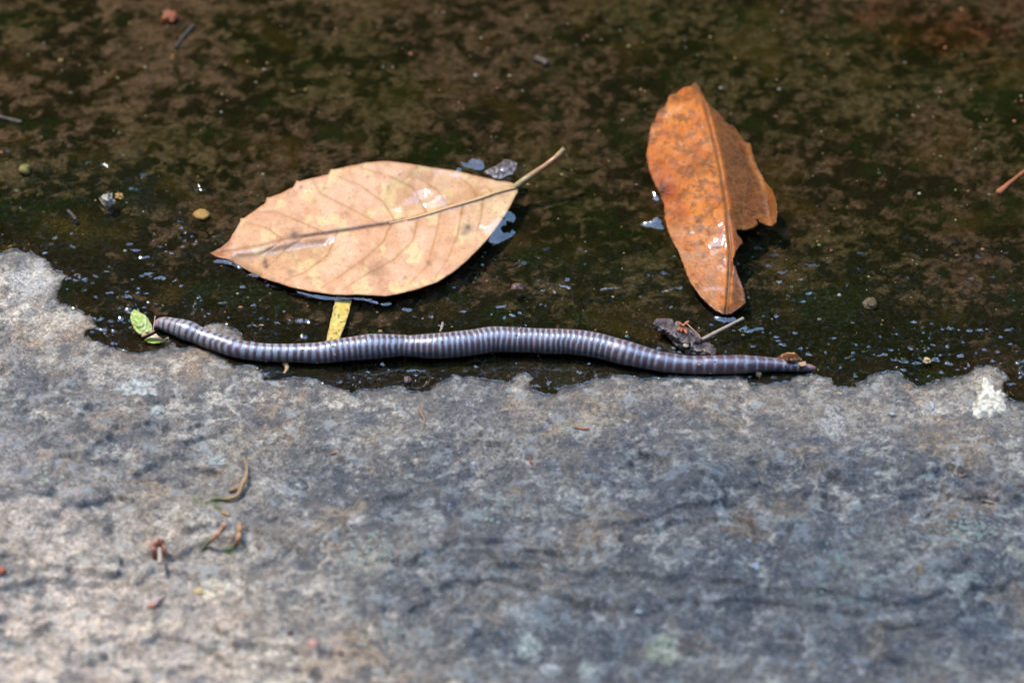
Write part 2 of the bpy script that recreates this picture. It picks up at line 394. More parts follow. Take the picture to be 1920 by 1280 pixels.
def MM(px): return px * KS * DIST                   # photo pixels to metres at the worm's distance

# colours of the ground, point by point
n40 = fbm(X, Y, .040, 4, 41); n12 = fbm(X, Y, .012, 4, 42); n5 = fbm(X, Y, .0045, 3, 43); n22 = fbm(X, Y, .022, 4, 44)
dryc = lerp((.082, .086, .092), (.172, .158, .138), sstep(-.5, .5, n40 + .8 * n12 + .5 * n5))
dryc = lerp(dryc, (.052, .058, .068), .7 * sstep(.0, .45, .6 * n22 + .6 * n12 + .6 * n5))
dryc = lerp(dryc, (.19, .145, .10), .75 * sstep(.12, .42, fbm(X, Y, .03, 4, 45) + .25 * n5))
g1 = fbm(X, Y, .0022, 3, 49); pal = fbm(X + .003 * n5, Y, .014, 6, 46, .66); dryc = lerp(dryc, (.27, .265, .24), .85 * sstep(.12, .36, pal + .25 * n5 + .2 * g1))
dryc = dryc * (1 + .45 * g1 + .35 * n5)[..., None]
vein = np.abs(fbm(X, Y, .035, 4, 47)); dryc = lerp(dryc, (.30, .29, .26), .85 * (1 - sstep(.0, .04, vein + .05 * n5)) * sstep(-.05, .3, fbm(X, Y, .05, 2, 48)))
sunlit_tint = sstep(.10, .24, -X - Y - .04 + .05 * n22)
dryc = lerp(dryc, (.34, .31, .285), .8 * sunlit_tint * sstep(-.5, .3, n12 + n5 * .6))  # sunlight on this corner put into the stone's colour as a warm pale tint
dryc = lerp(dryc, (.170, .172, .172), .25 * (1 - sstep(.004, .022, s)) * sstep(-.3, .3, n12 + .5 * n5))
def patch(px, py, rx, ry, seed, soft=.25):          # a blotch of its own shape round a photo pixel
    c = on_ground(px, py)[0]; a = MM(rx); b = MM(ry) / math.sin(EL)
    q = np.hypot((X - c[0]) / a, (Y - c[1]) / b) + 1.0 * fbm(X, Y, .6 * min(a, b) + .0015, 4, seed, .65)
    return 1 - sstep(.9 - 2 * soft, 1.05, q)
LICHEN = (.40, .41, .355)
for (px, py, rx, ry, sd_, k, c) in [(1858, 752, 24, 30, 61, .95, (.52, .50, .44)), (1850, 712, 36, 26, 62, .6, (.25, .235, .20)), (992, 1213, 28, 26, 63, .9, LICHEN), (1030, 1256, 20, 14, 64, .8, (.42, .42, .40)),
        (1102, 1256, 18, 17, 65, .9, LICHEN), (1240, 1218, 34, 30, 66, .75, (.34, .34, .25)), (250, 728, 48, 20, 67, .6, (.33, .36, .36)), (85, 600, 90, 40, 68, .45, (.33, .33, .31)), (60, 530, 60, 45, 69, .55, (.30, .315, .325)),
        (295, 768, 16, 10, 70, .75, (.34, .37, .36)), (70, 776, 22, 14, 71, .75, (.42, .38, .32)), (405, 868, 22, 20, 72, .6, (.32, .34, .34)), (1560, 800, 26, 46, 73, .55, (.30, .31, .30)), (1585, 842, 14, 12, 74, .6, (.33, .33, .31)),
        (395, 1100, 28, 22, 75, .6, (.34, .33, .28)), (520, 1290, 60, 30, 76, .4, LICHEN), (670, 970, 20, 14, 77, .6, (.36, .35, .33)), (800, 945, 18, 11, 78, .6, (.31, .33, .33)), (980, 1150, 60, 26, 79, .4, (.28, .29, .27)),
        (1330, 1120, 26, 14, 80, .5, (.33, .34, .34)), (1100, 795, 70, 16, 81, .3, (.30, .27, .19)), (700, 1060, 60, 30, 82, .4, (.31, .30, .26)), (200, 690, 70, 22, 83, .35, (.30, .29, .27)), (1905, 1035, 24, 18, 84, .4, (.30, .30, .22))]:
    dryc = lerp(dryc, c, min(1, k * 1.25) * patch(px, py, rx, ry, sd_))
# silt over dark algae under the water
wx_, wy_ = X + .004 * fbm(X, Y, .006, 3, 55), Y + .004 * fbm(X, Y, .006, 3, 56)
cl = fbm(wx_, wy_, .0062, 5, 51, .66) + .45 * fbm(X, Y, .035, 3, 52)
silt = sstep(-.10, .27, cl + .10 * sstep(.05, .17, Y) - .30 * (1 - sstep(.018, .05, t)))
wetc = lerp((.0085, .0072, .0026), (.056, .033, .0165), silt * (.35 + .65 * sstep(-.35, .3, fbm(X, Y, .0030, 3, 57))))
wetc = lerp(wetc, (.036, .021, .005), .55 * sstep(.1, .45, fbm(X, Y, .03, 3, 53)) * (1 - .5 * silt))
wetc = lerp(wetc, (.009, .012, .003), .6 * sstep(.12, .4, fbm(X, Y, .022, 3, 54)) * (1 - .6 * silt))
wetc = lerp(wetc, (.090, .052, .027), .6 * silt * sstep(-.05, .2, -X + .4 * Y - .05) * sstep(0, .4, n12 + .2))
wetc = lerp(wetc, (.020, .011, .005), .7 * (1 - sstep(.002, .012, t)) * sstep(-.3, .3, n12))
wetc = lerp(wetc, (.06, .034, .008), .5 * patch(150, 430, 150, 60, 85, .6))
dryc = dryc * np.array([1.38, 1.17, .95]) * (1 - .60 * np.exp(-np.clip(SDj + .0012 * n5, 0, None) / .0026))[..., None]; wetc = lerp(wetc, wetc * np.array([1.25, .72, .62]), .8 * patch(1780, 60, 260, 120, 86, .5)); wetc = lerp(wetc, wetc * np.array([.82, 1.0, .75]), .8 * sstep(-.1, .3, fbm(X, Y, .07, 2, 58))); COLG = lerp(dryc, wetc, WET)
FILM = WET * (1 - sstep(.045, .075, t))
def grid_faces(nx_, ny_):
    i = np.arange(ny_ - 1)[:, None] * nx_; j = np.arange(nx_ - 1)[None]; a = (i + j).ravel()
    return np.stack([a, a + 1, a + 1 + nx_, a + nx_], 1)
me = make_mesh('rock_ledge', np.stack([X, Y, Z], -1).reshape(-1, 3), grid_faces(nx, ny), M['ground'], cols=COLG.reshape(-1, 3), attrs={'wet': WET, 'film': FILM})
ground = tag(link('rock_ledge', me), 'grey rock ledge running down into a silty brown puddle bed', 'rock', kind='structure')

# ------------------------------------------------------------------ water
WXS = axis(-.205, .205, -45, 45, .00045, 1.25); WYS = axis(-.034, .192, -3, 45, .00045, 1.25); WYS = np.r_[WYS[WYS < -.0335], np.arange(-.0332, .045, .00036), np.arange(.0454, .192, .0006), WYS[WYS > .1921]]
WX, WY = np.meshgrid(WXS, WYS)
WZ = .00002 * fbm(WX, WY, .03, 2, 90) * (np.hypot(WX, WY) < 1)
def ridge_px(pts, width_mm, height_mm, z=0.0, n=60, taper=True, vary=.35):   # a small swell of the water along a line in the photo
    global WZ
    c = smooth_curve(pts, n); p = unproj(c[:, 0], c[:, 1], z)[:, :2]; wd = width_mm * .001
    m = (WX > p[:, 0].min() - 7 * wd) & (WX < p[:, 0].max() + 7 * wd) & (WY > p[:, 1].min() - 4 * wd) & (WY < p[:, 1].max() + 8 * wd)
    d, tt = seg_dist(WX[m], WY[m], [tuple(q) for q in p])
    yn = np.interp(tt, np.linspace(0, 1, n), p[:, 1]); far = np.clip((WY[m] - yn) / (d + 1e-6), 0, 1)   # steep towards the near side, gentle beyond
    k = np.sin(np.clip(tt, .02, .98) * np.pi) ** .5 if taper else 1.0
    k = k * (1 + vary * perlin(tt * len(pts) * 2.3 + 5, tt * 0 + pts[0][0] * .13, 4))
    WZ[m] += 1.5 * height_mm * .001 * k * np.exp(-(d / (wd * (1 + 2.2 * far))) ** 2)
# the water's rim along the two floating leaves
ridge_px([(398, 487), (420, 489), (440, 494), (458, 502)], .8, .42)
ridge_px([(466, 512), (478, 515), (486, 518)], .6, .3)
ridge_px([(495, 524), (510, 528), (525, 529), (550, 540), (575, 549), (605, 556), (640, 557), (680, 558), (700, 563), (720, 569), (738, 564), (748, 556)], .8, .42)
ridge_px([(752, 575), (764, 580), (776, 574)], .7, .35)
ridge_px([(898, 444), (928, 422), (954, 396), (974, 370), (988, 344)], 5.4, 2.5, vary=.05)
ridge_px([(930, 450), (955, 440), (970, 428)], .9, .35)
ridge_px([(850, 338), (858, 322), (868, 310), (888, 303), (915, 306)], 3.2, 1.4, vary=.1)
ridge_px([(820, 394), (830, 372), (844, 344)], 3.8, 1.5, vary=.05)
ridge_px([(740, 402), (756, 380), (775, 364), (800, 360), (820, 368)], 3.2, 1.15, vary=.1)
ridge_px([(848, 300), (870, 290), (905, 288)], 1.2, .35)
ridge_px([(1200, 330), (1210, 345), (1223, 362), (1238, 378)], 1.6, 1.0, vary=.1)
ridge_px([(1238, 393), (1233, 410), (1226, 428)], 3.0, 1.4, vary=.1)
ridge_px([(1336, 590), (1350, 596), (1368, 597), (1382, 593)], .9, .45)
ridge_px([(1184, 310), (1190, 330), (1198, 352)], .8, .14)
# thin ripple lines near the shore
for pts, wmm, hmm in [([(-10, 292), (30, 308), (80, 322), (130, 342), (180, 366)], .7, .16), ([(-10, 322), (25, 335)], .6, .14), ([(245, 393), (280, 398), (310, 394), (345, 405), (365, 422), (440, 430)], .6, .17),
        ([(375, 420), (420, 419)], .7, .14), ([(190, 408), (225, 420)], .8, .2), ([(1050, 537), (1110, 541), (1160, 538), (1210, 529), (1255, 540)], .6, .15), ([(1415, 530), (1470, 526), (1510, 523), (1556, 526)], .6, .17),
        ([(1640, 554), (1700, 548), (1770, 541), (1830, 541)], .7, .17), ([(1880, 550), (1940, 549)], .7, .15), ([(885, 487), (930, 485), (985, 484)], .6, .16), ([(1000, 500), (1050, 490), (1100, 496)], .7, .11), ([(960, 380), (1010, 352), (1030, 330)], .8, .12)]:
    ridge_px(pts, wmm * .75, hmm * .62)
# small ruffles in the shallows among the debris
gW = gz(WX, WY); ruf = np.zeros_like(WX)
for (px, py, rx, ry) in [(285, 540, 75, 55), (1400, 625, 85, 34), (1490, 560, 90, 40), (1600, 660, 70, 40), (1740, 650, 150, 50), (1040, 545, 40, 14), (520, 610, 120, 30), (880, 590, 180, 25), (330, 450, 160, 50), (60, 430, 90, 40)]:
    c = unproj(px, py, 0.0); ruf = np.maximum(ruf, np.exp(-((WX - c[0]) / MM(rx)) ** 2 - ((WY - c[1]) / (MM(ry) / math.sin(EL))) ** 2))
wSD = bil(SDj, WX, WY); shallow = sstep(.034, .010, -wSD)
clus = sstep(.0, .32, fbm(WX, WY, .011, 3, 95))
for (px, py, rx, ry) in [(730, 706, 85, 22), (1850, 640, 110, 70), (1690, 690, 60, 30), (260, 560, 60, 50), (1000, 715, 60, 16), (1420, 710, 30, 12)]:
    c = unproj(px, py, 0.0); clus = np.maximum(clus, 1.0 * np.exp(-((WX - c[0]) / MM(rx)) ** 2 - ((WY - c[1]) / (MM(ry) / math.sin(EL))) ** 2))
WZ += ruf * sstep(.0001, .3, fbm(WX, WY, .006, 3, 93)) * (.0008 * fbm(WX, WY, .0048, 2, 92) + .00045 * fbm(WX, WY, .0022, 2, 94))
# the film drapes over the soaked stone that stands out of the water, beading on its grains
pk = np.clip(.62 * fbm(WX, WY, .0017, 2, 96) + .55 * fbm(WX, WY, .0038, 2, 99) - .06, 0, None)
film = gW + .00010 + .00012 * fbm(WX, WY, .006, 2, 97)
WZ = np.where((wSD < 0) & (np.abs(WX) < .5), np.maximum(WZ, film), WZ)
WZ += np.where(wSD < 0, 1, 0) * shallow * clus * .0023 * pk * sstep(-.1, .25, fbm(WX, WY, .0045, 2, 98))
rim = np.exp(-((wSD + .0007) / .0006) ** 2) * (np.abs(WX) < .5); WZ += .00018 * rim
WZ = np.where((wSD > .0001) & (gW > -.0003), np.minimum(WZ, gW - .0006), WZ)
me = make_mesh('water', np.stack([WX, WY, WZ], -1).reshape(-1, 3), grid_faces(len(WXS), len(WYS)), M['water'])
water = tag(link('water', me), 'clear shallow puddle water with dark reflections', 'water', kind='structure')

# ------------------------------------------------------------------ the wood round the clearing, mirrored in the water
def woodland():
    n = 64000; r = rng.uniform(4.2, 7.5, n); el = np.arcsin(rng.uniform(0.0, math.sin(R(69)), n)); az = rng.uniform(-np.pi, np.pi, n)
    lim = R(61) - R(29) * np.exp(-((az - R(88)) / R(28)) ** 2) + R(4) * perlin(az * 3.1, az * 0 + 2.2, 3) * 1.4
    d = np.stack([np.sin(az) * np.cos(el), np.cos(az) * np.cos(el), np.sin(el)], 1)
    keep = (el < lim) & (d @ np.array(SDIR) < math.cos(R(8)))
    c = (d * r[:, None])[keep]; sz = rng.uniform(.14, .28, len(c))
    # unseen bough added between the sun and the ledge to shade its middle
    tx, ty = rng.uniform(-140, 2150, 1800), rng.uniform(690, 1400, 1800)
    lo = np.interp(tx, [-140, 250, 520, 700, 900, 2200], [900, 900, 930, 1150, 1500, 1500])
    hi = np.interp(tx, [-140, 300, 500, 1100, 1500, 2200], [700, 730, 745, 740, 720, 720])
    ok = (ty < lo) & (ty > hi); tgt = unproj(tx[ok], ty[ok], .01); k = rng.uniform(1.15, 1.6, ok.sum())
    nb = 270; bc = (tgt + np.array(SDIR) * k[:, None])[:nb]; c = np.vstack([c, bc]); sz = np.r_[sz, rng.uniform(.012, .022, len(bc))][:, None]
    n = len(c); a = rng.normal(size=(n, 3)); a[-len(bc):, 2] *= .4; a /= np.linalg.norm(a, axis=1)[:, None]; b = np.cross(a, rng.normal(size=(n, 3)) + np.array([0, 0, 0])); b /= np.linalg.norm(b, axis=1)[:, None]
    v = np.stack([c - a * sz, c + b * sz * .55, c + a * sz, c - b * sz * .55], 1).reshape(-1, 3)
    v[:, 2] = np.maximum(v[:, 2], .1)
    f = np.arange(n * 4).reshape(-1, 4).tolist()
    verts = [v]; off = len(v); tubes = []
    for k in range(14):
        az_ = k * 2 * math.pi / 14 + .2; rr = 5.2 + .6 * math.sin(k * 5); p = np.array([math.sin(az_) * rr, math.cos(az_) * rr, 0])
        tubes.append((np.array([p + [0, 0, -.2], p + [.1, 0, 2], p + [0, .2, 4.5]]), [.16, .12, .05]))
    m0 = bc.mean(0)
    for q in range(5):
        e = bc[q * 60]; tubes.append((np.array([m0 + [1.2 + .5 * q, -2.0, 3.2], m0 + [.6, -.9, 1.2], (m0 + e) / 2, e]), [.03, .012, .003, .0015]))
    for tp, tr in tubes:
        tv, tf = tube(tp, tr, 8); verts.append(tv); f += [[q + off for q in ff] for ff in tf]; off += len(tv)
    m = mat_simple('woodland_leaves', (.028, .040, .014), .9, .3, 6, bumpd=.001, spec=0.0)
    o = link('surrounding_woodland', make_mesh('surrounding_woodland', np.vstack(verts), f, m, smooth=False))
    tag(o, 'dark leafy wood standing round the puddle, mirrored in the water, plus an unseen bough added for shade', 'woodland', kind='stuff')
woodland()

# ------------------------------------------------------------------ worm
WORM = [(292, 603, 613), (296, 597.5, 617), (305, 594, 620), (325, 595, 629), (355, 601, 642), (380, 614, 651), (405, 622, 660), (430, 630, 669), (455, 638, 674), (480, 642, 677), (505, 644, 679), (555, 644, 680),
 (592, 642, 682), (630, 636, 680), (660, 631, 677), (700, 626, 674), (750, 627, 669), (775, 628, 670), (825, 624, 673), (875, 619, 669), (925, 612, 662), (975, 614, 662), (1025, 616, 664), (1070, 617, 666),
 (1120, 624, 673), (1170, 637, 686), (1220, 653, 695), (1245, 660, 699), (1295, 667, 702), (1345, 666, 702), (1395, 666, 701), (1445, 670, 697), (1495, 679, 697), (1515, 682, 696), (1525, 685, 694), (1528, 687.5, 691.5)]
def build_worm():
    a = np.array(WORM, float); c = np.stack([a[:, 0], (a[:, 1] + a[:, 2]) / 2, (a[:, 2] - a[:, 1]) / 2], 1)
    n = 1500; c = smooth_curve(c, n); slope = np.gradient(c[:, 1]) / (np.gradient(c[:, 0]) + 1e-9)
    rpx = np.maximum(c[:, 2] * np.cos(np.arctan(slope)), .3); r = MM(rpx)
    g = on_ground(c[:, 0], c[:, 1] + rpx * .5, 0, True)[:, 2]; k = np.ones(161) / 161
    g = np.convolve(np.pad(g, 80, 'edge'), k, 'valid')
    p = unproj(c[:, 0], c[:, 1], g + r * .86)
    arc = np.r_[0, np.cumsum(np.linalg.norm(np.diff(p, axis=0), axis=1))] / MM(1)
    per = np.interp(c[:, 0], [290, 340, 480, 560, 640, 760, 950, 1090, 1150, 1230, 1300, 1400, 1450, 1490, 1530], [13.5, 13, 14.5, 14.5, 11, 11, 10.3, 10.5, 13, 14.5, 18.5, 20, 17, 12, 10])
    lf = np.interp(c[:, 0], [290, 420, 560, 660, 950, 1150, 1250, 1330, 1440, 1500], [.52, .52, .50, .42, .36, .36, .33, .26, .28, .40])
    ph = np.cumsum(np.r_[0, np.diff(arc)] / per) + .10 * perlin(arc / 60, arc * 0, 2)
    m = 64; th = np.linspace(0, 2 * np.pi, m, endpoint=False)
    T = np.gradient(p, axis=0); T[:, 2] *= .5; T /= np.linalg.norm(T, axis=1)[:, None]
    S = np.cross(T, [0, 0, 1.0]); S /= np.linalg.norm(S, axis=1)[:, None]; U = np.cross(S, T)
    PH = ph[:, None] + .10 * perlin(ph[:, None] * .8, th[None] * .0 + np.cos(th)[None] * 1.2, 5) + .05 * perlin(ph[:, None] * 2, np.sin(th)[None] * 2, 6)
    # rings that split or fuse here and there round the body
    PH = PH + .22 * sstep(.35, .7, perlin(ph[:, None] * .13, np.cos(th)[None] * .9 + 3, 8))
    fr = PH - np.floor(PH); ringid = np.floor(PH)
    L = np.broadcast_to(lf[:, None], fr.shape); dpos = np.abs(fr - .5)
    L = L * (1 + .35 * perlin(ringid * .61 + 4, ringid * 0, 12)); light = 1 - sstep(L / 2 - .13, L / 2 + .13, dpos)
    groove = np.exp(-((dpos - L / 2) / .07) ** 2)
    rr = r[:, None] * (1 + .013 * (1 - light) - .008 * groove + .02 * perlin(arc[:, None] / 30, np.cos(th)[None] * 1.5, 7))
    ca, sa = np.cos(th)[None], np.sin(th)[None]; flat = np.where(sa < 0, .90, 1.0)
    V = p[:, None] + rr[..., None] * (ca[..., None] * S[:, None] + (sa * flat)[..., None] * U[:, None])
    darkc = lerp((.076, .038, .044), (.056, .036, .046), sstep(-.3, .4, perlin(arc[:, None] / 40, ca * 1.3, 9)))
    belly = sstep(.15, -.75, sa) * np.ones_like(fr)
    belly2 = belly * np.interp(c[:, 0], [290, 480, 620], [.75, .45, .12])[:, None]
    darkc = lerp(darkc, (.16, .085, .09), belly2)
    lightc = lerp((.185, .192, .212), (.30, .27, .27), belly * .6) * (1 + .15 * perlin(ringid * .77, ringid * 0 + 1.5, 3))[..., None]
    # faint dark line inside the pale rings of the front part
    dl = np.exp(-(dpos / .05) ** 2) * np.interp(c[:, 0], [290, 480, 640], [.45, .4, .0])[:, None]
    lightc = lerp(lightc, (.12, .115, .13), dl)
    C = lerp(darkc, lightc, light * np.interp(c[:, 0], [290, 1180, 1300, 1480], [1, 1, .72, .72])[:, None])
    tip = sstep(310, 294, c[:, 0])[:, None] * np.ones_like(fr); C = lerp(C, (.30, .16, .17), tip * .8)
    tail = sstep(1505, 1520, c[:, 0])[:, None] * np.ones_like(fr); C = lerp(C, (.24, .11, .11), tail * .9)
    Vf = V.reshape(-1, 3); i = np.arange(n - 1)[:, None] * m; j = np.arange(m)[None]; k2 = (j + 1) % m
    F = np.stack([i + j, i + k2, i + m + k2, i + m + j], -1).reshape(-1, 4).tolist()
    Vf = np.vstack([Vf, p[0] - T[0] * r[0] * .4, p[-1] + T[-1] * r[-1] * .4]); c0, c1 = n * m, n * m + 1
    F += [[c0, (q + 1) % m, q] for q in range(m)] + [[c1, (n - 1) * m + q, (n - 1) * m + (q + 1) % m] for q in range(m)]
    cols = np.vstack([C.reshape(-1, 3), C[0].mean(0), C[-1].mean(0)])
    solo('worm', Vf, F, M['worm'], 'long purple and pale blue-grey ringed worm stretched along the wet edge of the rock', 'worm', cols=cols)
    return p, r, c
WP, WR, WC = build_worm()

# ------------------------------------------------------------------ thin outlines: leaves, bark, chips
def resample(poly, step):
    p = np.array(poly + [poly[0]], float); out = []
    for a, b in zip(p[:-1], p[1:]):
        k = max(1, int(round(np.linalg.norm(b - a) / step)))
        for q in range(k): out.append(a + (b - a) * q / k)
    return np.array(out)
def sheet(poly, step, zf, thick, rag=.0, seed=0):
    """px outline -> closed thin slab; zf(px,py) gives the height of the upper face"""
    b = resample(poly, step)
    if rag: b = b + rag * np.stack([perlin(b[:, 0] / 7, b[:, 1] / 7, seed), perlin(b[:, 0] / 7, b[:, 1] / 7, seed + 4)], 1)
    x0, y0 = b.min(0); x1, y1 = b.max(0)
    gx, gy = np.meshgrid(np.arange(x0, x1, step), np.arange(y0, y1, step * .8)); gx = gx + (np.arange(gx.shape[0]) % 2)[:, None] * step / 2
    gx = gx.ravel(); gy = gy.ravel(); loop = [tuple(q) for q in b]
    dd, _ = seg_dist(gx, gy, loop + loop[:1]); ok = inside(gx, gy, loop) & (dd > step * .45)
    pts = np.vstack([b, np.stack([gx[ok], gy[ok]], 1)])
    ov, oe, of, _, _, _ = delaunay_2d_cdt([Vector(q) for q in pts], [], [list(range(len(b)))], 1, 1e-5)
    q = np.array([tuple(v) for v in ov]); F = [list(f) for f in of]
    z = zf(q[:, 0], q[:, 1]); top = unproj(q[:, 0], q[:, 1], z)
    bot = top - np.array([0, 0, thick]); n = len(q)
    cnt = {}
    for f in F:
        for i in range(len(f)):
            e = (f[i], f[(i + 1) % len(f)]); cnt[e] = 1
    bd = [e for e in cnt if (e[1], e[0]) not in cnt]
    nrm = np.cross(top[F[0][1]] - top[F[0][0]], top[F[0][2]] - top[F[0][0]])
    if nrm[2] < 0: F = [f[::-1] for f in F]; bd = [(j, i) for i, j in bd]
    faces = F + [[i + n for i in f[::-1]] for f in F] + [[j, i, i + n, j + n] for i, j in bd]
    return q, np.vstack([top, bot]), faces
def px_edge(q, poly): return seg_dist(q[:, 0], q[:, 1], poly + poly[:1])[0]

# --- pale leaf
def Zm(o, s_, pts): return [(o[0] + x / s_, o[1] + y / s_) for x, y in pts]
PO, PS = (370, 240), 2.6667
P_UP = Zm(PO, PS, [(65, 625), (115, 600), (160, 560), (190, 510), (215, 465), (216, 452), (232, 450), (290, 410), (340, 375), (348, 346), (360, 348), (420, 325), (480, 295), (497, 262), (512, 266), (580, 250), (655, 232), (668, 206), (684, 207), (760, 190), (850, 172), (950, 165),
    (1070, 180), (1180, 198), (1300, 215), (1400, 240), (1500, 262), (1570, 272), (1600, 288)])
P_LO = Zm(PO, PS, [(1603, 316), (1560, 400), (1510, 480), (1460, 545), (1410, 600), (1350, 660), (1280, 720), (1200, 770), (1100, 805), (1000, 830), (940, 840), (880, 836), (800, 832), (740, 834), (680, 832), (560, 815), (470, 795), (400, 772), (330, 750), (260, 715), (200, 680), (150, 655), (100, 645)])
P_OUT = P_UP + P_LO
P_MID = Zm(PO, PS, [(75, 628), (150, 612), (300, 590), (470, 547), (640, 525), (800, 500), (960, 475), (1100, 445), (1250, 400), (1400, 355), (1500, 320), (1590, 296)])
P_PET = Zm(PO, PS, [(1560, 300), (1590, 292), (1640, 258), (1700, 216), (1750, 181), (1800, 142), (1833, 106)])
P_VEINS = [Zm(PO, PS, v) for v in [[(430, 560), (350, 500), (240, 470)], [(640, 525), (540, 480), (400, 420), (300, 420)], [(900, 475), (780, 410), (620, 330), (580, 262)], [(990, 468), (930, 370), (820, 290), (700, 240)],
    [(1150, 430), (1080, 300), (960, 240), (820, 200)], [(1260, 398), (1200, 310), (1100, 245)], [(1400, 350), (1370, 290), (1300, 240)], [(1480, 325), (1440, 290)],
    [(420, 560), (360, 610), (300, 640)], [(540, 540), (440, 610), (370, 680)], [(700, 518), (650, 640), (540, 720), (440, 760)], [(970, 478), (930, 570), (830, 660), (700, 750), (620, 800)], [(1105, 448), (1080, 560), (980, 660), (830, 740), (740, 800)],
    [(1220, 410), (1190, 550), (1150, 690), (1060, 780)], [(1330, 378), (1300, 540), (1250, 660), (1190, 750)], [(1430, 345), (1420, 440), (1390, 560)]]]
def pale_z(x, y):
    dm, tm = seg_dist(x, y, P_MID); up = np.interp(x, [p[0] for p in P_MID], [p[1] for p in P_MID]) > y
    k = np.clip(dm / 110, 0, 1.3)
    z = .0009 + np.where(up, .0008 * k, .0008 * k)               # both halves lift off the water, the near one more
    sub = np.exp(-((x - 830) / 95) ** 2 - ((y - 345) / 55) ** 2) * np.where(up, 1, 0) * sstep(0, 22, dm)
    z -= .0030 * sub                                                    # this corner lies just under the water
    z += -.0008 * sstep(60, 0, np.hypot(x - 400, y - 478))
    z += .00035 * fbm(x, y, 60, 3, 101)
    z -= .0022 * sstep(0, 26, dm) * np.where(up, 0, 1) * sstep(420, 450, x) * sstep(650, 600, x) * sstep(75, 40, dm)
    for v in P_VEINS:
        d, _ = seg_dist(x, y, v); z -= .00010 * np.exp(-(d / 2.2) ** 2)
    z += np.where(x > 760, .0005, -.0003) * np.exp(-(dm / 4.0) ** 2)
    return z
def pale_leaf():
    q, V, F = sheet(P_OUT, 2.6, pale_z, .00035, .5, 3)
    x, y = q[:, 0], q[:, 1]; n1 = fbm(x, y, 70, 4, 111); n2 = fbm(x, y, 22, 4, 112); n3 = fbm(x, y, 9, 3, 113)
    C = lerp((.52, .31, .185), (.60, .40, .27), sstep(-.3, .35, n1 + .3 * n2))
    C = lerp(C, (.50, .27, .13), .6 * sstep(640, 430, x) * sstep(-.5, .3, n1))
    C = lerp(C, (.62, .50, .27), .75 * sstep(.10, .26, fbm(x, y, 48, 3, 114) + .12 * n3))
    C = lerp(C, (.60, .50, .33), .5 * sstep(840, 960, x))
    C = lerp(C, (.42, .235, .13), .5 * sstep(.12, .36, fbm(x, y, 30, 4, 115)))
    dv = np.full(len(x), 99.0)
    for v in P_VEINS: dv = np.minimum(dv, seg_dist(x, y, v)[0] + 1.2 * seg_dist(x, y, v)[1])
    C = lerp(C, (.30, .13, .045), .85 * np.exp(-(dv / 2.1) ** 2)); C = lerp(C, (.46, .28, .15), .25 * np.exp(-(dv / 7) ** 2))
    dm, tm = seg_dist(x, y, P_MID)
    C = lerp(C, (.055, .025, .018), .98 * np.exp(-(dm / 3.8) ** 2) * sstep(540, 570, x) * sstep(800, 730, x))
    C = lerp(C, (.28, .11, .045), .8 * np.exp(-(dm / 2.6) ** 2) * sstep(560, 530, x)); C = lerp(C, (.40, .235, .10), .85 * np.exp(-(dm / 4.2) ** 2) * sstep(740, 800, x))
    de = px_edge(q, P_OUT)
    C = lerp(C, (.30, .13, .05), .7 * np.exp(-(de / 2.5) ** 2)); C = lerp(C, (.17, .10, .06), .75 * np.exp(-(de / 9) ** 2) * sstep(560, 500, x) * sstep(480, 500, y) * sstep(-.3, .2, n2))
    C = lerp(C, (.24, .085, .04), .85 * sstep(442, 415, x + 1.5 * n2 * 10))
    for (a, b, r_, k) in [(551, 441, 9, .9), (497, 492, 6, .8), (499, 500, 4, .9), (545, 510, 8, .5), (876, 428, 12, .5), (878, 426, 5, .8), (706, 508, 20, .35), (608, 353, 4, .5), (564, 351, 4, .6), (760, 560, 5, .4), (805, 494, 5, .5), (760, 520, 5, .5), (668, 305, 6, .6), (690, 330, 4, .4), (728, 352, 4, .45), (650, 400, 4, .4), (870, 436, 7, .5)]:
        C = lerp(C, (.06, .045, .045), k * np.exp(-((x - a) ** 2 + (y - b) ** 2) / r_ ** 2 * (1 + .8 * n3)))
    sp = fbm(x, y, 5.5, 2, 117); C = lerp(C, (.20, .11, .06), .6 * sstep(.42, .58, sp))
    # water film: beside the midrib and on the sunken corner
    wl_ = Zm((380, 420), 5.566, [(310, 295), (480, 300), (680, 270), (900, 230), (1100, 260), (1300, 230), (1390, 150)])
    dw, _ = seg_dist(x, y, wl_); wet = sstep(11, 5, dw + 7 * n2 + 4 * n3)
    wet = np.maximum(wet, .55 * sstep(.15, .4, fbm(x, y, 35, 3, 118)))
    wet = np.maximum(wet, np.exp(-((x - 830) / 90) ** 2 - ((y - 360) / 50) ** 2))
    C = C * np.array([.82, .71, .61]) * (1 + .10 * n2 + .10 * n3)[:, None]
    return q, V, F, C, wet
q, V, F, C, wet = pale_leaf()
base = np.array([V[:, 0].mean(), V[:, 1].mean(), V[:, 2].min()])
leafA = thing('fallen_leaf', base, 'pale peach oval leaf with toothed edge and stalk, floating in the puddle', 'leaf')
part('blade', V, F, M['pale'], leafA, cols=np.vstack([C, C * .8]), attrs={'wet': np.r_[wet, wet * 0]})
pc = smooth_curve(P_PET, 40); ppz = np.interp(np.linspace(0, 1, 40), [0, .15, 1], [.0014, .0016, .0085])
pv, pf = tube(unproj(pc[:, 0], pc[:, 1], ppz), MM(np.interp(np.linspace(0, 1, 40), [0, .1, .3, .6, .9, 1], [4.5, 6.5, 7.2, 5.2, 6.0, 5.5])), 14, 1, .08, 3)
tt = np.repeat(np.linspace(0, 1, 40), 14); pcol = lerp((.30, .20, .07), (.36, .16, .06), sstep(.2, .6, tt)); pcol = lerp(pcol, (.27, .17, .06), sstep(.8, .95, tt)); pcol = np.vstack([pcol, pcol[:1], pcol[-1:]]) * .62
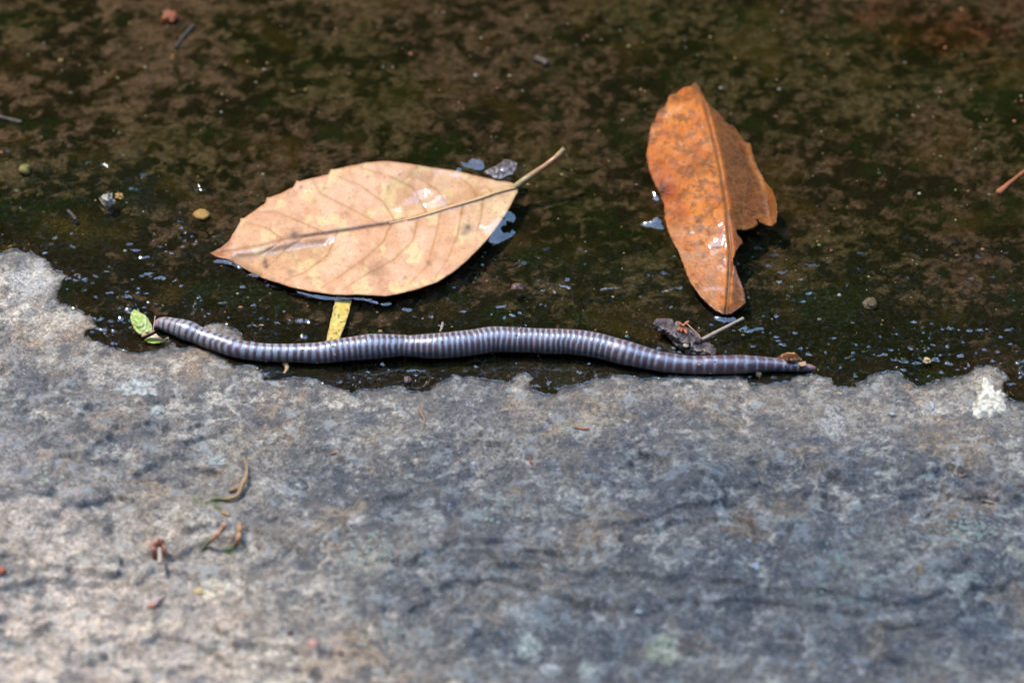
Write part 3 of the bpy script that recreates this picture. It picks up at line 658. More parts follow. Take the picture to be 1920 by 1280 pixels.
M['stalk'] = mat_simple('leaf_stalk', (0, 0, 0), .5, .3, 900, coat=.05, vcol=True)
part('stalk', pv, pf, M['stalk'], leafA, cols=pcol)
mc = smooth_curve([p for p in P_MID if p[0] > 700], 60); mz = pale_z(mc[:, 0], mc[:, 1])
mv, mf = tube(unproj(mc[:, 0], mc[:, 1], mz + .0001), MM(np.linspace(1.6, 4.6, 60)), 10, .7, .05)
part('midrib', mv, mf, mat_simple('midrib_skin', (.40, .235, .105), .45, .2, 700), leafA)

# --- orange leaf
OA, OB = (1130, 120), (1130, 360)
O_L = Zm(OA, 4, [(695, 140), (660, 165), (600, 180), (575, 200), (555, 222), (520, 228), (495, 240), (480, 290), (465, 320), (440, 335), (410, 360), (402, 400), (390, 430), (362, 455), (350, 520), (345, 580), (325, 690), (350, 790), (380, 880), (420, 950), (460, 1050), (465, 1150), (490, 1250)]) + Zm(OB, 4, [(520, 360), (570, 450), (620, 590), (660, 680), (740, 790), (840, 880), (900, 915)])
O_R = Zm(OB, 4, [(960, 910), (1020, 872), (1072, 832), (1066, 760), (1045, 690), (1010, 610), (1000, 565), (980, 540), (974, 500), (990, 478), (1000, 440), (1030, 400), (1052, 383), (1040, 350), (1012, 318), (1000, 285), (1030, 283), (1070, 285), (1120, 270), (1160, 246), (1164, 222), (1150, 205), (1168, 203), (1178, 225), (1220, 246), (1272, 256), (1300, 228), (1310, 150)]) + Zm(OA, 4, [(1300, 1020), (1275, 950), (1222, 890), (1210, 860), (1170, 790), (1148, 740), (1130, 700), (1118, 640), (1108, 596), (1070, 585), (1040, 550), (1010, 500), (975, 460), (945, 455), (870, 370), (770, 270), (725, 170)])
O_OUT = O_L + O_R
O_MID = Zm(OA, 4, [(700, 150), (745, 240), (800, 440), (850, 640), (890, 850), (920, 1020), (945, 1250)]) + Zm(OB, 4, [(957, 400), (953, 600), (942, 760), (930, 905)])
O_VEINS = [Zm(OA, 4, v) for v in [[(840, 780), (740, 740), (640, 620), (520, 500)], [(870, 900), (700, 880), (560, 800)], [(780, 480), (700, 380), (600, 320)], [(905, 1000), (760, 1000), (600, 950)], [(900, 950), (1000, 900), (1100, 780)], [(930, 1150), (1060, 1050), (1160, 960), (1250, 930)], [(850, 700), (950, 640), (1030, 580)], [(945, 1230), (800, 1250), (640, 1200)]]]
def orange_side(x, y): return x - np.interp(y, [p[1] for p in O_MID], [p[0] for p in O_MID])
def orange_z(x, y):
    sd_ = orange_side(x, y); down = sstep(380, 590, y)
    lf_ = .0085 - .0080 * np.clip(-sd_ / 125, 0, 1.06) ** 1.1
    rt = .0085 - .0088 * np.clip(sd_ / 80, 0, 1.0) ** .95 + .0060 * sstep(66, 108, sd_) * sstep(200, 300, y)
    z = np.where(sd_ < 0, lf_, rt)
    z = z * (1 - .80 * down) + .0004 - .0012 * np.exp(-(sd_ / 3.2) ** 2)
    z += .0008 * fbm(x, y, 55, 3, 121) * (1 - .5 * down) - .0022 * sstep(200, 160, y)
    d = px_edge(np.stack([x, y], 1), O_OUT); z += .0005 * np.exp(-(d / 6) ** 2) * np.where(sd_ > 0, 1, .2)
    return np.maximum(z, .0001)
def orange_leaf():
    q, V, F = sheet(O_OUT, 2.6, orange_z, .0004, .9, 8)
    x, y = q[:, 0], q[:, 1]; sd_ = orange_side(x, y); n1 = fbm(x, y, 60, 4, 131); n2 = fbm(x, y, 20, 4, 132); n3 = fbm(x, y, 7, 3, 133)
    C = lerp((.56, .19, .030), (.64, .26, .055), sstep(-.35, .35, n1 + .4 * n2))
    C = lerp(C, (.21, .085, .025), .85 * sstep(-.05, .22, n2 + .5 * n3)); C = lerp(C, (.42, .10, .012), .55 * sstep(.05, .4, fbm(x, y, 45, 3, 136))); C = lerp(C, (.135, .064, .026), .88 * sstep(0, 14, sd_))  # last mix: shade on the half turned from the sun, put into colour
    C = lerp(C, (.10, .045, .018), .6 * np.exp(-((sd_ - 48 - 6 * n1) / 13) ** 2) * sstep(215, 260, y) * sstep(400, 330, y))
    C = lerp(C, (.50, .29, .16), .55 * sstep(400, 440, y) * sstep(-10, -25, sd_) * sstep(.35, -.1, n1 + .4 * n2))
    C = lerp(C, (.40, .10, .015), .7 * np.exp(-((x - 1232) / 34) ** 2 - ((y - 340) / 55) ** 2))
    
    for v in O_VEINS: C = lerp(C, (.24, .10, .025), .5 * np.exp(-(seg_dist(x, y, v)[0] / 1.8) ** 2))
    C = lerp(C, (.12, .045, .014), .85 * np.exp(-(sd_ / 2.2) ** 2)); C = lerp(C, (.50, .25, .08), .35 * np.exp(-((sd_ + 5) / 4) ** 2))
    de = px_edge(q, O_OUT); C = lerp(C, (.11, .04, .014), .75 * np.exp(-(de / 2.4) ** 2) * sstep(-.4, .2, n2)); C = lerp(C, (.50, .215, .045), .5 * np.exp(-((de - 6) / 5) ** 2) * sstep(40, 60, sd_))
    for (a, b, r_, k) in [(1312, 428, 8, .8), (1390, 395, 7, .7), (1413, 402, 7, .7), (1383, 341, 6, .7), (1253, 252, 6, .6), (1331, 367, 6, .6), (1322, 250, 6, .5), (1265, 183, 8, .8), (1305, 165, 12, .7), (1240, 207, 10, .7), (1225, 226, 9, .7), (1376, 517, 5, .9), (1372, 552, 6, .6), (1350, 376, 6, .5), (1362, 582, 9, .9), (1308, 305, 18, .45), (1320, 320, 12, .4), (1240, 283, 6, .4), (1385, 300, 18, .35), (1318, 478, 5, .7), (1335, 527, 12, .4)]:
        C = lerp(C, (.045, .025, .018), k * np.exp(-((x - a) ** 2 + (y - b) ** 2) / r_ ** 2 * (1 + 1.2 * np.clip(n3, -.6, .6))))
    C = lerp(C, (.24, .028, .008), .85 * np.exp(-((x - 1250 + 6 * n2) / 20) ** 2 - ((y - 360) / 16) ** 2)); C = lerp(C, (.035, .010, .010), .95 * np.exp(-((x - 1242) / 9) ** 2 - ((y - 356) / 12) ** 2))
    sp = fbm(x, y, 5, 2, 134); C = lerp(C, (.10, .05, .02), .6 * sstep(.35, .55, sp))
    wet = sstep(-.1, .15, fbm(x, y, 50, 3, 135) + .5 * np.exp(-((y - 450) / 90) ** 2) - .2) * sstep(8, -20, sd_) * sstep(250, 330, y); wet = np.maximum(wet, .8 * sstep(520, 560, y))
    wet = np.maximum(wet, sstep(20, 8, de) * sstep(-60, -90, sd_))
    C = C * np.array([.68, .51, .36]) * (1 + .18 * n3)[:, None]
    return q, V, F, C, wet
q, V, F, C, wet = orange_leaf()
base = np.array([V[:, 0].mean(), V[:, 1].mean(), V[:, 2].min()])
leafB = thing('fallen_leaf', base, 'torn orange-brown leaf with spots, folded along its midrib in the puddle', 'leaf')
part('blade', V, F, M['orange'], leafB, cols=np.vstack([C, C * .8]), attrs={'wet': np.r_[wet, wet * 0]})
mc = smooth_curve(O_MID[1:], 70); mz = orange_z(mc[:, 0], mc[:, 1])
mv, mf = tube(unproj(mc[:, 0], mc[:, 1], mz - .00005), MM(np.linspace(.9, 1.8, 70)), 8, .8, .05)
part('midrib', mv, mf, mat_simple('dark_midrib', (.085, .034, .012), .45, .2, 700), leafB)

# --- yellow stem lying under the water
Y_OUT = [(622, 500), (668, 500), (662, 540), (660, 556), (656, 580), (649, 603), (640, 626), (634, 640), (612, 641), (614, 625), (620, 600), (625, 578), (630, 555)]
def lift_z(h, crown=0.0, cx=None):
    def f(x, y):
        p = on_ground(x, y); return p[:, 2] + h
    return f
M['yellow'] = mat_simple('yellow_stem', (.55, .42, .12), .5, .25, 700, vcol=True)
q, V, F = sheet(Y_OUT, 2.2, lambda x, y: np.interp(y, [500, 560, 620, 641], [-.0016, -.0012, .0004, .0009]), .0007, .8, 5)
xx = fbm(q[:, 0], q[:, 1], 7, 3, 141); de = px_edge(q, Y_OUT)
C = lerp((.34, .235, .045), (.42, .32, .09), sstep(-.3, .3, fbm(q[:, 0], q[:, 1], 20, 3, 142))); C = lerp(C, (.05, .03, .012), .85 * sstep(.16, .34, xx)); C = lerp(C, (.30, .17, .05), .6 * np.exp(-(de / 3) ** 2))
solo('plant_stem', V, F, M['yellow'], 'flat yellow speckled stem running from under the pale leaf to the worm', 'stem', cols=np.vstack([C, C]))

# --- green sprig by the head
G_A = [(251, 580), (246, 587), (244, 596), (247, 607), (252, 617), (259, 625), (267, 629), (276, 627), (283, 623), (285.5, 617), (285, 610), (280, 602), (277, 596), (272, 590), (263, 586), (257, 582)]
G_B = [(271, 637), (277, 633), (283, 630), (292, 625), (298, 631), (307, 636), (316, 631.5), (316.5, 635), (310, 639), (300, 642), (288, 643.5), (277, 641.5)]
sprig = thing('green_sprig', on_ground(275, 632)[0], 'yellow-green sprig of two tiny leaves beside the head end of the worm', 'sprig')
M['green'] = mat_simple('young_leaf', (0, 0, 0), .5, .18, 1500, vcol=True, trans=.15)
def sprig_z(x, y): return .0012 + .0022 * np.exp(-((x - 262) / 18) ** 2 - ((y - 600) / 22) ** 2) + .0008 * ((x - 262) / 20) + .0003 * perlin(x / 6, y / 6, 3)
q, V, F = sheet(G_A, 1.2, sprig_z, .0002, .25, 2)
dmid = np.abs((q[:, 0] - 250) * .93 - (q[:, 1] - 580) * .42 - 8); C = lerp((.22, .29, .065), (.30, .35, .12), sstep(-.3, .3, fbm(q[:, 0], q[:, 1], 10, 3, 151)))
C = lerp(C, (.48, .52, .26), .6 * np.exp(-((q[:, 0] - 272 - .03 * (q[:, 1] - 600)) / 1.3) ** 2)); C = lerp(C, (.40, .17, .10), .7 * np.exp(-(px_edge(q, G_A) / 1.4) ** 2) * (q[:, 0] > 262)); C = lerp(C, (.34, .16, .09), .8 * sstep(620, 629, q[:, 1]))
part('leaf', V, F, M['green'], sprig, cols=np.vstack([C, C]))
q, V, F = sheet(G_B, 1.2, lambda x, y: .0010 + .0018 * sstep(643, 630, y) + .0006 * ((x - 271) / 45), .0003, .2, 3)
C = lerp((.50, .42, .24), (.34, .42, .05), sstep(634, 641, q[:, 1] - .12 * (q[:, 0] - 290))); C = lerp(C, (.30, .10, .07), .7 * np.exp(-((q[:, 1] - 628 - .35 * (q[:, 0] - 288)) / 2) ** 2))
part('leaf', V, F, M['green'], sprig, cols=np.vstack([C, C]))
M['redbrown'] = mat_simple('reddish_stalk', (.30, .15, .08), .5, .3, 1500)
c = smooth_curve([(266, 631, .0022), (277, 626.5, .0028), (289, 620.5, .0030)], 14); v, f = tube(unproj(c[:, 0], c[:, 1], c[:, 2]), MM(2.6), 8, 1, .15)
part('stalk', v, f, M['redbrown'], sprig)
c = smooth_curve([(287, 620, .003), (289, 606, .0035), (291, 592, .0032)], 12); v, f = tube(unproj(c[:, 0], c[:, 1], c[:, 2]), MM(.7), 6)
part('thread', v, f, mat_simple('dry_thread', (.30, .25, .19), .6, .2), sprig)
v, f = blob(unproj(np.float64(276), np.float64(622), np.float64(.0034)), MM(4), 4); part('bud', v, f, mat_simple('bud_skin', (.40, .42, .13), .5, .2), sprig)

# --- bark scrap, its flower and twig
B_OUT = Zm((1190, 560), 5.486, [(235, 195), (200, 250), (182, 300), (240, 320), (310, 345), (370, 400), (395, 460), (480, 505), (560, 562), (620, 580), (665, 562), (700, 600), (770, 620), (830, 560), (838, 515), (770, 445), (700, 400), (640, 350), (560, 298), (440, 232), (330, 205)])
def bark_z(x, y):
    a = (y - 598) - .52 * (x - 1236); return np.maximum(.0006 + .0034 * np.exp(-((a - 12) / 15) ** 2) + .0013 * fbm(x, y, 11, 4, 161, .6) + .0010 * fbm(x, y, 30, 2, 162) - .003 * np.exp(-((x - 1312) / 9) ** 2 - ((y - 646) / 6) ** 2), .0002)
q, V, F = sheet(B_OUT, 1.7, bark_z, .0009, 2.6, 9)
C = lerp((.030, .022, .020), (.085, .064, .060), sstep(-.3, .3, fbm(q[:, 0], q[:, 1], 14, 4, 163))); C = lerp(C, (.022, .016, .014), .8 * sstep(.1, .3, fbm(q[:, 0], q[:, 1], 9, 3, 164)) * sstep(1260, 1300, q[:, 0]))
C = lerp(C, (.02, .014, .012), .8 * np.exp(-(((q[:, 0] - 1310) / 9) ** 2 + ((q[:, 1] - 645) / 7) ** 2)))
bark = solo('bark_scrap', V, F, mat_simple('wet_bark', (0, 0, 0), .5, .4, 700, coat=.25, vcol=True, bumpd=.0004), 'dark wet scrap of bark lying against the worm near its tail', 'bark', cols=np.vstack([C, C]))
fc = unproj(np.float64(1281), np.float64(610), np.float64(.0052)); fl = thing('dried_flower', fc, 'tiny reddish-brown dried flower with spread petals on top of the bark scrap', 'flower')
M['petal'] = mat_simple('dried_petal', (.24, .075, .030), .55, .3, 1800, trans=.1)
for k, (ex, ey, wd) in enumerate([(1268.5, 602.5, 4.5), (1292, 601, 4.5), (1270, 619, 6), (1288, 625, 5.5), (1276.5, 622, 3.5)]):
    e = np.array([ex, ey]); o = np.array([1281.0, 609.0]); dx = e - o; L = np.linalg.norm(dx); dx /= L; nn = np.array([-dx[1], dx[0]])
    prof = [(0, .25), (.25, .7), (.55, 1), (.8, .85), (1, .15)]
    poly = [tuple(o + dx * L * a + nn * wd * .62 * b) for a, b in prof] + [tuple(o + dx * L * a - nn * wd * .62 * b) for a, b in prof[::-1]]
    q, V, F = sheet(poly, 1.3, lambda x, y: .0050 + .0006 * np.hypot(x - 1281, y - 609) / 12 - .0004 * np.abs((x - o[0]) * nn[0] + (y - o[1]) * nn[1]) / wd + (-.0010 if ey > 612 else 0), .00018, .2, k)
    part('petal', V, F, M['petal'], fl)
v, f = blob(fc + [0, 0, .0001], MM(2.4), 3, .2); part('centre', v, f, mat_simple('flower_centre', (.33, .17, .08), .6, .2), fl)
c = smooth_curve([(1288, 607, .005), (1300, 618, .0048), (1313, 630, .004)], 12); v, f = tube(unproj(c[:, 0], c[:, 1], c[:, 2]), MM(1.0), 6); part('stalk', v, f, M['redbrown'], fl)
c = smooth_curve([(1316, 637, .0024), (1345, 622, .0034), (1372, 608, .0042), (1394, 597, .0046)], 30)
v, f = tube(unproj(c[:, 0], c[:, 1], c[:, 2]), MM(np.interp(np.linspace(0, 1, 30), [0, .9, 1], [4.2, 3.4, 3.8])), 10, 1, .12, 6)
solo('twig', v, f, mat_simple('twig_bark', (.20, .145, .11), .6, .3, 700), 'straight grey-brown twig propped on the bark scrap, pointing at the orange leaf', 'twig')
v, f = blob(unproj(np.float64(1286), np.float64(648), np.float64(.0032)), np.array([6, 5, 3.5]) * MM(1), 9, .3); solo('grain', v, f, mat_simple('tan_grain', (.26, .20, .11), .5, .3), 'square tan grain lying on the lower end of the bark scrap', 'grain')

# --- wet brown husk and tan flake behind the tail
H_OUT = [(1456, 669), (1466, 663), (1478, 660), (1490, 660.5), (1499, 667), (1505, 674), (1509, 682), (1490, 684), (1470, 680)]
q, V, F = sheet(H_OUT, 1.4, lambda x, y: .0012 + .0042 * np.exp(-((x - 1484) / 18) ** 2 - ((y - 674) / 9) ** 2), .0004, .3, 4)
C = lerp((.10, .035, .015), (.055, .016, .008), sstep(-.3, .3, fbm(q[:, 0], q[:, 1], 9, 3, 171))); C = lerp(C, (.42, .20, .06), .7 * np.exp(-((q[:, 1] - 661 - .012 * (q[:, 0] - 1480) ** 2 / 3) / 1.6) ** 2))
solo('seed_husk', V, F, mat_simple('wet_husk', (0, 0, 0), .25, .3, 900, coat=1, vcol=True), 'glossy dark brown husk lying behind the tail of the worm', 'husk', cols=np.vstack([C, C]))
q, V, F = sheet([(1497, 679), (1511, 677), (1512, 684), (1503, 686), (1498, 684)], 1.5, lambda x, y: .0040 + 0 * x, .0008, .5, 6)
solo('flake', V, F, mat_simple('tan_flake', (.28, .17, .085), .6, .25), 'small tan flake resting on the tail of the worm', 'flake')

# --- dark scrap by the stalk of the pale leaf
S_OUT = [(906, 322), (915, 318), (928, 312), (938, 306), (946, 299), (958, 301), (969, 306), (968, 316), (960, 327), (948, 331), (938, 337), (926, 333), (914, 326)]
q, V, F = sheet(S_OUT, 1.7, lambda x, y: .0008 + .0018 * np.exp(-((x - 940) / 22) ** 2 - ((y - 316) / 13) ** 2) + .0005 * fbm(x, y, 8, 3, 181), .0008, .9, 7)
C = lerp((.04, .03, .03), (.15, .12, .115), sstep(-.2, .35, fbm(q[:, 0], q[:, 1], 8, 3, 182)))
solo('bark_scrap', V, F, mat_simple('soaked_scrap', (0, 0, 0), .5, .35, 700, coat=.2, vcol=True, bumpd=.0003), 'small dark grey scrap floating against the pale leaf beside its stalk', 'scrap', cols=np.vstack([C, C]))

# --- things lying in the puddle
def lump(name, px, py, rx, ry, rz, col, label, cat, seed, rough=.25, water=False, group=None, mat=None, sink=.25, coat=0.0):
    p = on_ground(px, py, 0, water)[0]; rad_ = np.array([MM(rx), MM(ry) / math.sin(EL) * .8, MM(rz)])
    v, f = blob(p + [0, 0, rad_[2] * (1 - sink)], rad_, seed, rough * 1.7, (7, 10))
    return solo(name, v, f, mat or mat_simple(name + '_skin', tuple(.62 * q for q in col), .65, .5, 900, coat=coat * .5), label, cat, group, smooth=name == 'seed')
lump('seed', 378, 405, 17, 13, 5, (.40, .21, .05), 'round flat orange-brown seed under the water off the tip of the pale leaf', 'seed', 1, .12)
lump('seed', 47, 322, 12, 12, 8, (.22, .19, .04), 'yellow-green knobbly seed under the thin ripple line', 'seed', 2, .35)
lump('pebble', 204, 381, 13, 12, 12, (.28, .23, .17), 'wet tan pebble breaking the water where the ripple line ends', 'pebble', 3, .4, True, coat=1)
lump('pebble', 224, 372, 9, 7, 6, (.45, .24, .06), 'orange chip touching the wet tan pebble', 'pebble', 4, .4)
lump('pebble', 318, 37, 18, 14, 10, (.30, .085, .03), 'red-brown pebble under the deeper water near a dark twig', 'pebble', 5, .3)
lump('pebble', 1632, 573, 13, 12, 8, (.11, .07, .03), 'brown pebble under the shallow water by a dark crevice', 'pebble', 6, .25)
lump('pebble', 1738, 678, 8, 7, 5, (.55, .36, .16), 'pale tan chip lying on wet glittering rock', 'chip', 7, .35, True)
lump('pebble', 970, 542, 11, 8, 7, (.16, .085, .06), 'dark reddish pebble ringed by a small ripple', 'pebble', 8, .3, True, coat=1)
lump('pebble', 764, 715, 7, 7, 6, (.20, .11, .08), 'brownish pink pebble in the wet margin in front of the worm', 'pebble', 9, .3, True, coat=.6)
lump('pebble', 1422, 704, 6, 8, 6, (.38, .24, .12), 'tan pebble in the dark wet pocket under the tail', 'pebble', 10, .3, True, coat=.6)
def stick(name, pts, rpx, col, label, cat, group=None, lift=.4, coat=0, n=24, seed=3, water=False):
    c = smooth_curve(pts, n); g = on_ground(c[:, 0], c[:, 1], 0, water); r_ = MM(np.broadcast_to(rpx, (n,)) if np.ndim(rpx) == 0 else np.interp(np.linspace(0, 1, n), np.linspace(0, 1, len(rpx)), rpx))
    g = unproj(c[:, 0], c[:, 1], g[:, 2] + r_ * lift); v, f = tube(g, r_, 8, 1, .25, seed)
    return solo(name, v, f, mat_simple(name + '_skin', col, .6, .35, 700, coat=coat), label, cat, group)
stick('twig', [(330, 90), (345, 68), (364, 48)], 5, (.035, .024, .016), 'short dark twig sunk in the silt near the red-brown pebble', 'twig')
stick('twig', [(-12, 216), (15, 224), (40, 230)], 5, (.05, .035, .03), 'dark twig end sunk in the silt at the edge of the puddle', 'twig')
stick('twig', [(1872, 362), (1892, 344), (1930, 314)], [7, 4, 3], (.24, .075, .03), 'rusty red twig under the dark water beyond the tail', 'twig')
stick('twig', [(1003, 110), (1018, 116), (1025, 122)], 9, (.05, .035, .025), 'stubby dark twig under the deeper water beyond the two leaves', 'twig')
stick('twig', [(128, 396), (136, 404), (142, 412)], 4, (.02, .015, .012), 'tiny black twig among orange algae near the shore', 'twig', water=True, coat=1)

# scattered grit on the bed and in the margin
def grit():
    cols = [(.45, .16, .07), (.40, .22, .06), (.40, .36, .26), (.35, .33, .10), (.42, .22, .16), (.30, .30, .28), (.12, .16, .05)]
    V, F, C, off = [], [], [], 0
    for k in range(420):
        px = rng.uniform(-60, 1980); py = rng.uniform(5, 640)
        p = on_ground(px, py)[0]
        if bil(SD, p[0], p[1]) > -.002: continue
        r_ = MM(rng.choice([1.2, 1.7, 2.4, 3.4], p=[.4, .35, .18, .07])) * (1.25 if py < 250 else 1)
        v, f = blob(p + [0, 0, r_ * .3], np.array([r_ * rng.uniform(.8, 1.5), r_ * rng.uniform(.8, 1.3), r_ * .7]), k, .35, (4, 6))
        V.append(v); F += [[q + off for q in ff] for ff in f]; C.append(np.tile(cols[rng.choice(7, p=[.17, .2, .2, .13, .12, .1, .08])], (len(v), 1)) * rng.uniform(.25, .7)); off += len(v)
    o = link('bed_grit', make_mesh('bed_grit', np.vstack(V), F, mat_simple('grit_grains', (0, 0, 0), .5, .2, 900, vcol=True), cols=np.vstack(C)))
    tag(o, 'fine coloured grit strewn over the puddle bed', 'grit', kind='stuff')
grit()

# --- mossy twigs and buds on the dry rock
def moss(parent, spots, seed):
    r_ = np.random.default_rng(seed); V, F = [], []
    for (px, py, sp, n) in spots:
        for k in range(n):
            p = on_ground(px + r_.normal() * sp, py + r_.normal() * sp)[0]; d = r_.normal(size=3); d[2] = abs(d[2]) * .7 + .2; d /= np.linalg.norm(d); L = MM(r_.uniform(4, 10)); s_ = np.cross(d, r_.normal(size=3)); s_ /= np.linalg.norm(s_)
            b = len(V); V += [p + s_ * MM(1.0), p - s_ * MM(1.0), p + d * L]; F.append([b, b + 1, b + 2])
    part('moss', np.array(V), F, M['moss'], parent, smooth=False)
M['moss'] = mat_simple('moss_green', (.20, .24, .045), .6, .4, 900, trans=.2); M['twigb'] = mat_simple('mossy_twig', (0, 0, 0), .7, .35, 900, vcol=True)
def mossy_twig(pts, rpx, label, moss_spots, green_from, seed, fork=None, rise=.0, cols=((.28, .165, .075), (.10, .11, .03))):
    n = 36; c = smooth_curve(pts, n); g = on_ground(c[:, 0], c[:, 1]); r_ = MM(np.interp(np.linspace(0, 1, n), np.linspace(0, 1, len(rpx)), rpx))
    z = g[:, 2] + r_ * .5 + rise * np.linspace(1, 0, n) ** 1.2
    root = thing('mossy_twig', g[n // 2], label, 'twig', 'mossy twigs on the dry rock')
    v, f = tube(unproj(c[:, 0], c[:, 1], z), r_, 9, 1, .3, seed); tq = np.r_[np.repeat(np.linspace(0, 1, n), 9), 0, 1]
    part('stem', v, f, M['twigb'], root, cols=lerp(cols[0], cols[1], sstep(green_from - .1, green_from + .1, tq)))
    if fork is not None:
        cc = smooth_curve(fork, 12); gg = on_ground(cc[:, 0], cc[:, 1]); v, f = tube(unproj(cc[:, 0], cc[:, 1], gg[:, 2] + MM(3.5)), MM(np.linspace(5, 3.8, 12)), 9, 1, .25, seed + 1)
        part('side_branch', v, f, M['twigb'], root, cols=np.tile((.27, .165, .08), (len(v), 1)))
    moss(root, moss_spots, seed)
mossy_twig([(456, 857), (463, 876), (461, 895), (454, 908), (449, 922), (440, 931), (425, 935), (406, 935), (396, 938), (386, 944)], [1.8, 2.6, 3, 3.6, 4.0, 3.6, 3.2, 3.0, 3.0, 2], 'long curved brown twig with a moss end, lying on the dry rock', [(398, 936, 5, 26), (366, 936, 5, 24), (377, 943, 4, 12)], .72, 3, [(450, 916), (440, 916), (430, 920)], .003)
mossy_twig([(431, 965), (422, 962), (414, 957), (402, 948)], [4, 3.5, 2, 1.5], 'short buff twig scrap with a moss thread next to the long curved twig', [(406, 950, 4, 14)], .5, 5)
mossy_twig([(422, 982), (414, 994), (402, 1006), (388, 1020), (376, 1033)], [5, 4.6, 4, 3.4, 2], 'slanting twig with a pink end raised off the rock, casting a thin shadow', [(380, 1028, 4, 14), (392, 1016, 4, 8)], .55, 7, rise=.006, cols=((.40, .21, .13), (.11, .12, .05)))
mossy_twig([(450, 980), (449, 996), (446, 1010), (440, 1022), (433, 1030), (424, 1030)], [4.2, 4.4, 4.2, 3.8, 3.4, 2], 'upright-lying orange-brown twig with a bright moss tuft at its foot', [(432, 1034, 4, 30), (420, 1030, 4, 8)], .7, 9, rise=.003, cols=((.36, .18, .08), (.13, .125, .04)))
def calyx():
    b0 = on_ground(298, 1042)[0]; root = thing('dried_calyx', b0, 'pinkish dried flower calyx with a short stalk standing on the rock', 'calyx')
    h = b0[2]; m1 = mat_simple('calyx_pink', (.40, .19, .12), .6, .5, 900); m2 = mat_simple('calyx_stalk', (.28, .22, .16), .6, .2, 900)
    c = smooth_curve([(299, 1056, h + .0052), (300, 1044, h + .005), (299, 1028, h + .0046)], 14); v, f = tube(unproj(c[:, 0], c[:, 1], c[:, 2]), MM(3.6), 9, 1, .1); part('stalk', v, f, m2, root)
    for k, (x, y, rx, ry) in enumerate([(286, 1028, 5, 6), (289, 1037, 5.5, 4.5), (297, 1020, 6, 4.5), (306, 1022, 4.5, 5), (309, 1034, 4, 6)]):
        v, f = blob(unproj(np.float64(x), np.float64(y), np.float64(h + .0028)), np.array([MM(rx), MM(ry) * 1.1, .0028]), k + 20, .3); part('sepal', v, f, m1, root)
calyx()
def bud():
    h = on_ground(292, 1134)[0]; root = thing('fallen_bud', h, 'pink-tipped fallen bud casting a dark shadow on the pale rock', 'bud')
    c = smooth_curve([(288, 1136, h[2] + .0016), (294, 1128, h[2] + .002), (303, 1121, h[2] + .0032), (309, 1117, h[2] + .0042)], 18)
    v, f = tube(unproj(c[:, 0], c[:, 1], c[:, 2]), MM(np.interp(np.linspace(0, 1, 18), [0, .2, .5, 1], [4, 7.5, 6, 2.5])), 10, 1, .15); part('body', v, f, mat_simple('bud_brown', (.26, .19, .17), .6, .3), root)
    v, f = blob(unproj(np.float64(287), np.float64(1134), h[2] + .0018), np.array([7, 6, 6]) * MM(1), 31, .2); part('tip', v, f, mat_simple('bud_pink', (.34, .15, .10), .55, .2), root)
bud()
lump('seed', 588, 1209, 11, 9, 6, (.50, .26, .19), 'salmon-pink seed on the dry rock', 'seed', 12, .2)
lump('seed', 546, 1187, 5, 4, 4, (.14, .08, .06), 'small dark brown seed near the salmon-pink seed', 'seed', 13, .2)
lump('seed', 1197, 1149, 7, 4.5, 4, (.62, .56, .48), 'small cream seed beside a dark pit in the rock', 'seed', 14, .15)
lump('chip', 2, 1071, 8, 8, 5, (.42, .12, .06), 'red chip on the bright sunlit part of the rock', 'chip', 15, .3)
lump('chip', 371, 1110, 8, 6, 3, (.52, .36, .14), 'yellow-tan chip beside a pale lichen blotch', 'chip', 16, .4)
lump('chip', 1416, 1063, 8, 5, 4, (.66, .63, .58), 'white chip with a brown tip on dark rock', 'chip', 17, .4)
lump('chip', 1747, 763, 3.5, 9, 4, (.58, .56, .52), 'pale splinter standing on the rock near the white mineral patch', 'splinter', 18, .3)
lump('chip', 1756, 853, 5, 6, 4, (.50, .38, .22), 'cream chip on bluish rock not far from the white mineral patch', 'chip', 19, .4)
lump('chip', 888, 870, 5, 4, 3, (.62, .64, .66), 'white glinting grain on the rock in front of the worm', 'grain', 20, .3)
lump('chip', 1672, 778, 6, 3, 3, (.66, .64, .60), 'white flat grain at the edge of a purplish stone face', 'grain', 21, .3)
# needles and slivers of bark
def sliver(pts, rpx, c0, c1, label, seed):
    n = 24; c = smooth_curve(pts, n); g = on_ground(c[:, 0], c[:, 1]); r_ = MM(np.interp(np.linspace(0, 1, n), np.linspace(0, 1, len(rpx)), rpx))
    v, f = tube(unproj(c[:, 0], c[:, 1], g[:, 2] + r_ * .6), r_, 7, .7, .25, seed); tq = np.r_[np.repeat(np.linspace(0, 1, n), 7), 0, 1]
    return solo('sliver', v, f, M['sliver'], label, 'sliver', 'plant slivers on the dry rock', cols=lerp(c0, c1, sstep(.4, .6, tq)) * .66)
M['sliver'] = mat_simple('dry_sliver', (0, 0, 0), .6, .25, 1200, vcol=True)
sliver([(1050, 812), (1056, 805), (1066, 801), (1078, 800), (1090, 803), (1105, 803)], [.8, 1.6, 1.8, 2.6, 2.8, 2.2], (.36, .40, .19), (.52, .19, .07), 'curved needle, green at one end and orange at the other', 1)
sliver([(786, 765), (791, 777), (796, 786), (794, 796), (793, 804)], [3.5, 3.6, 3, 2, 1], (.30, .17, .10), (.32, .22, .12), 'crooked brown sliver on blue-grey rock in front of the worm', 2)
sliver([(860, 860), (864, 866)], [2.6, 1.8], (.46, .20, .11), (.46, .20, .11), 'tiny orange sliver close to a white glinting grain', 3)
sliver([(992, 860), (996, 867), (1000, 873)], [2.4, 2.6, 1.4], (.40, .16, .09), (.40, .16, .09), 'tiny reddish sliver beside a pale fleck', 4)
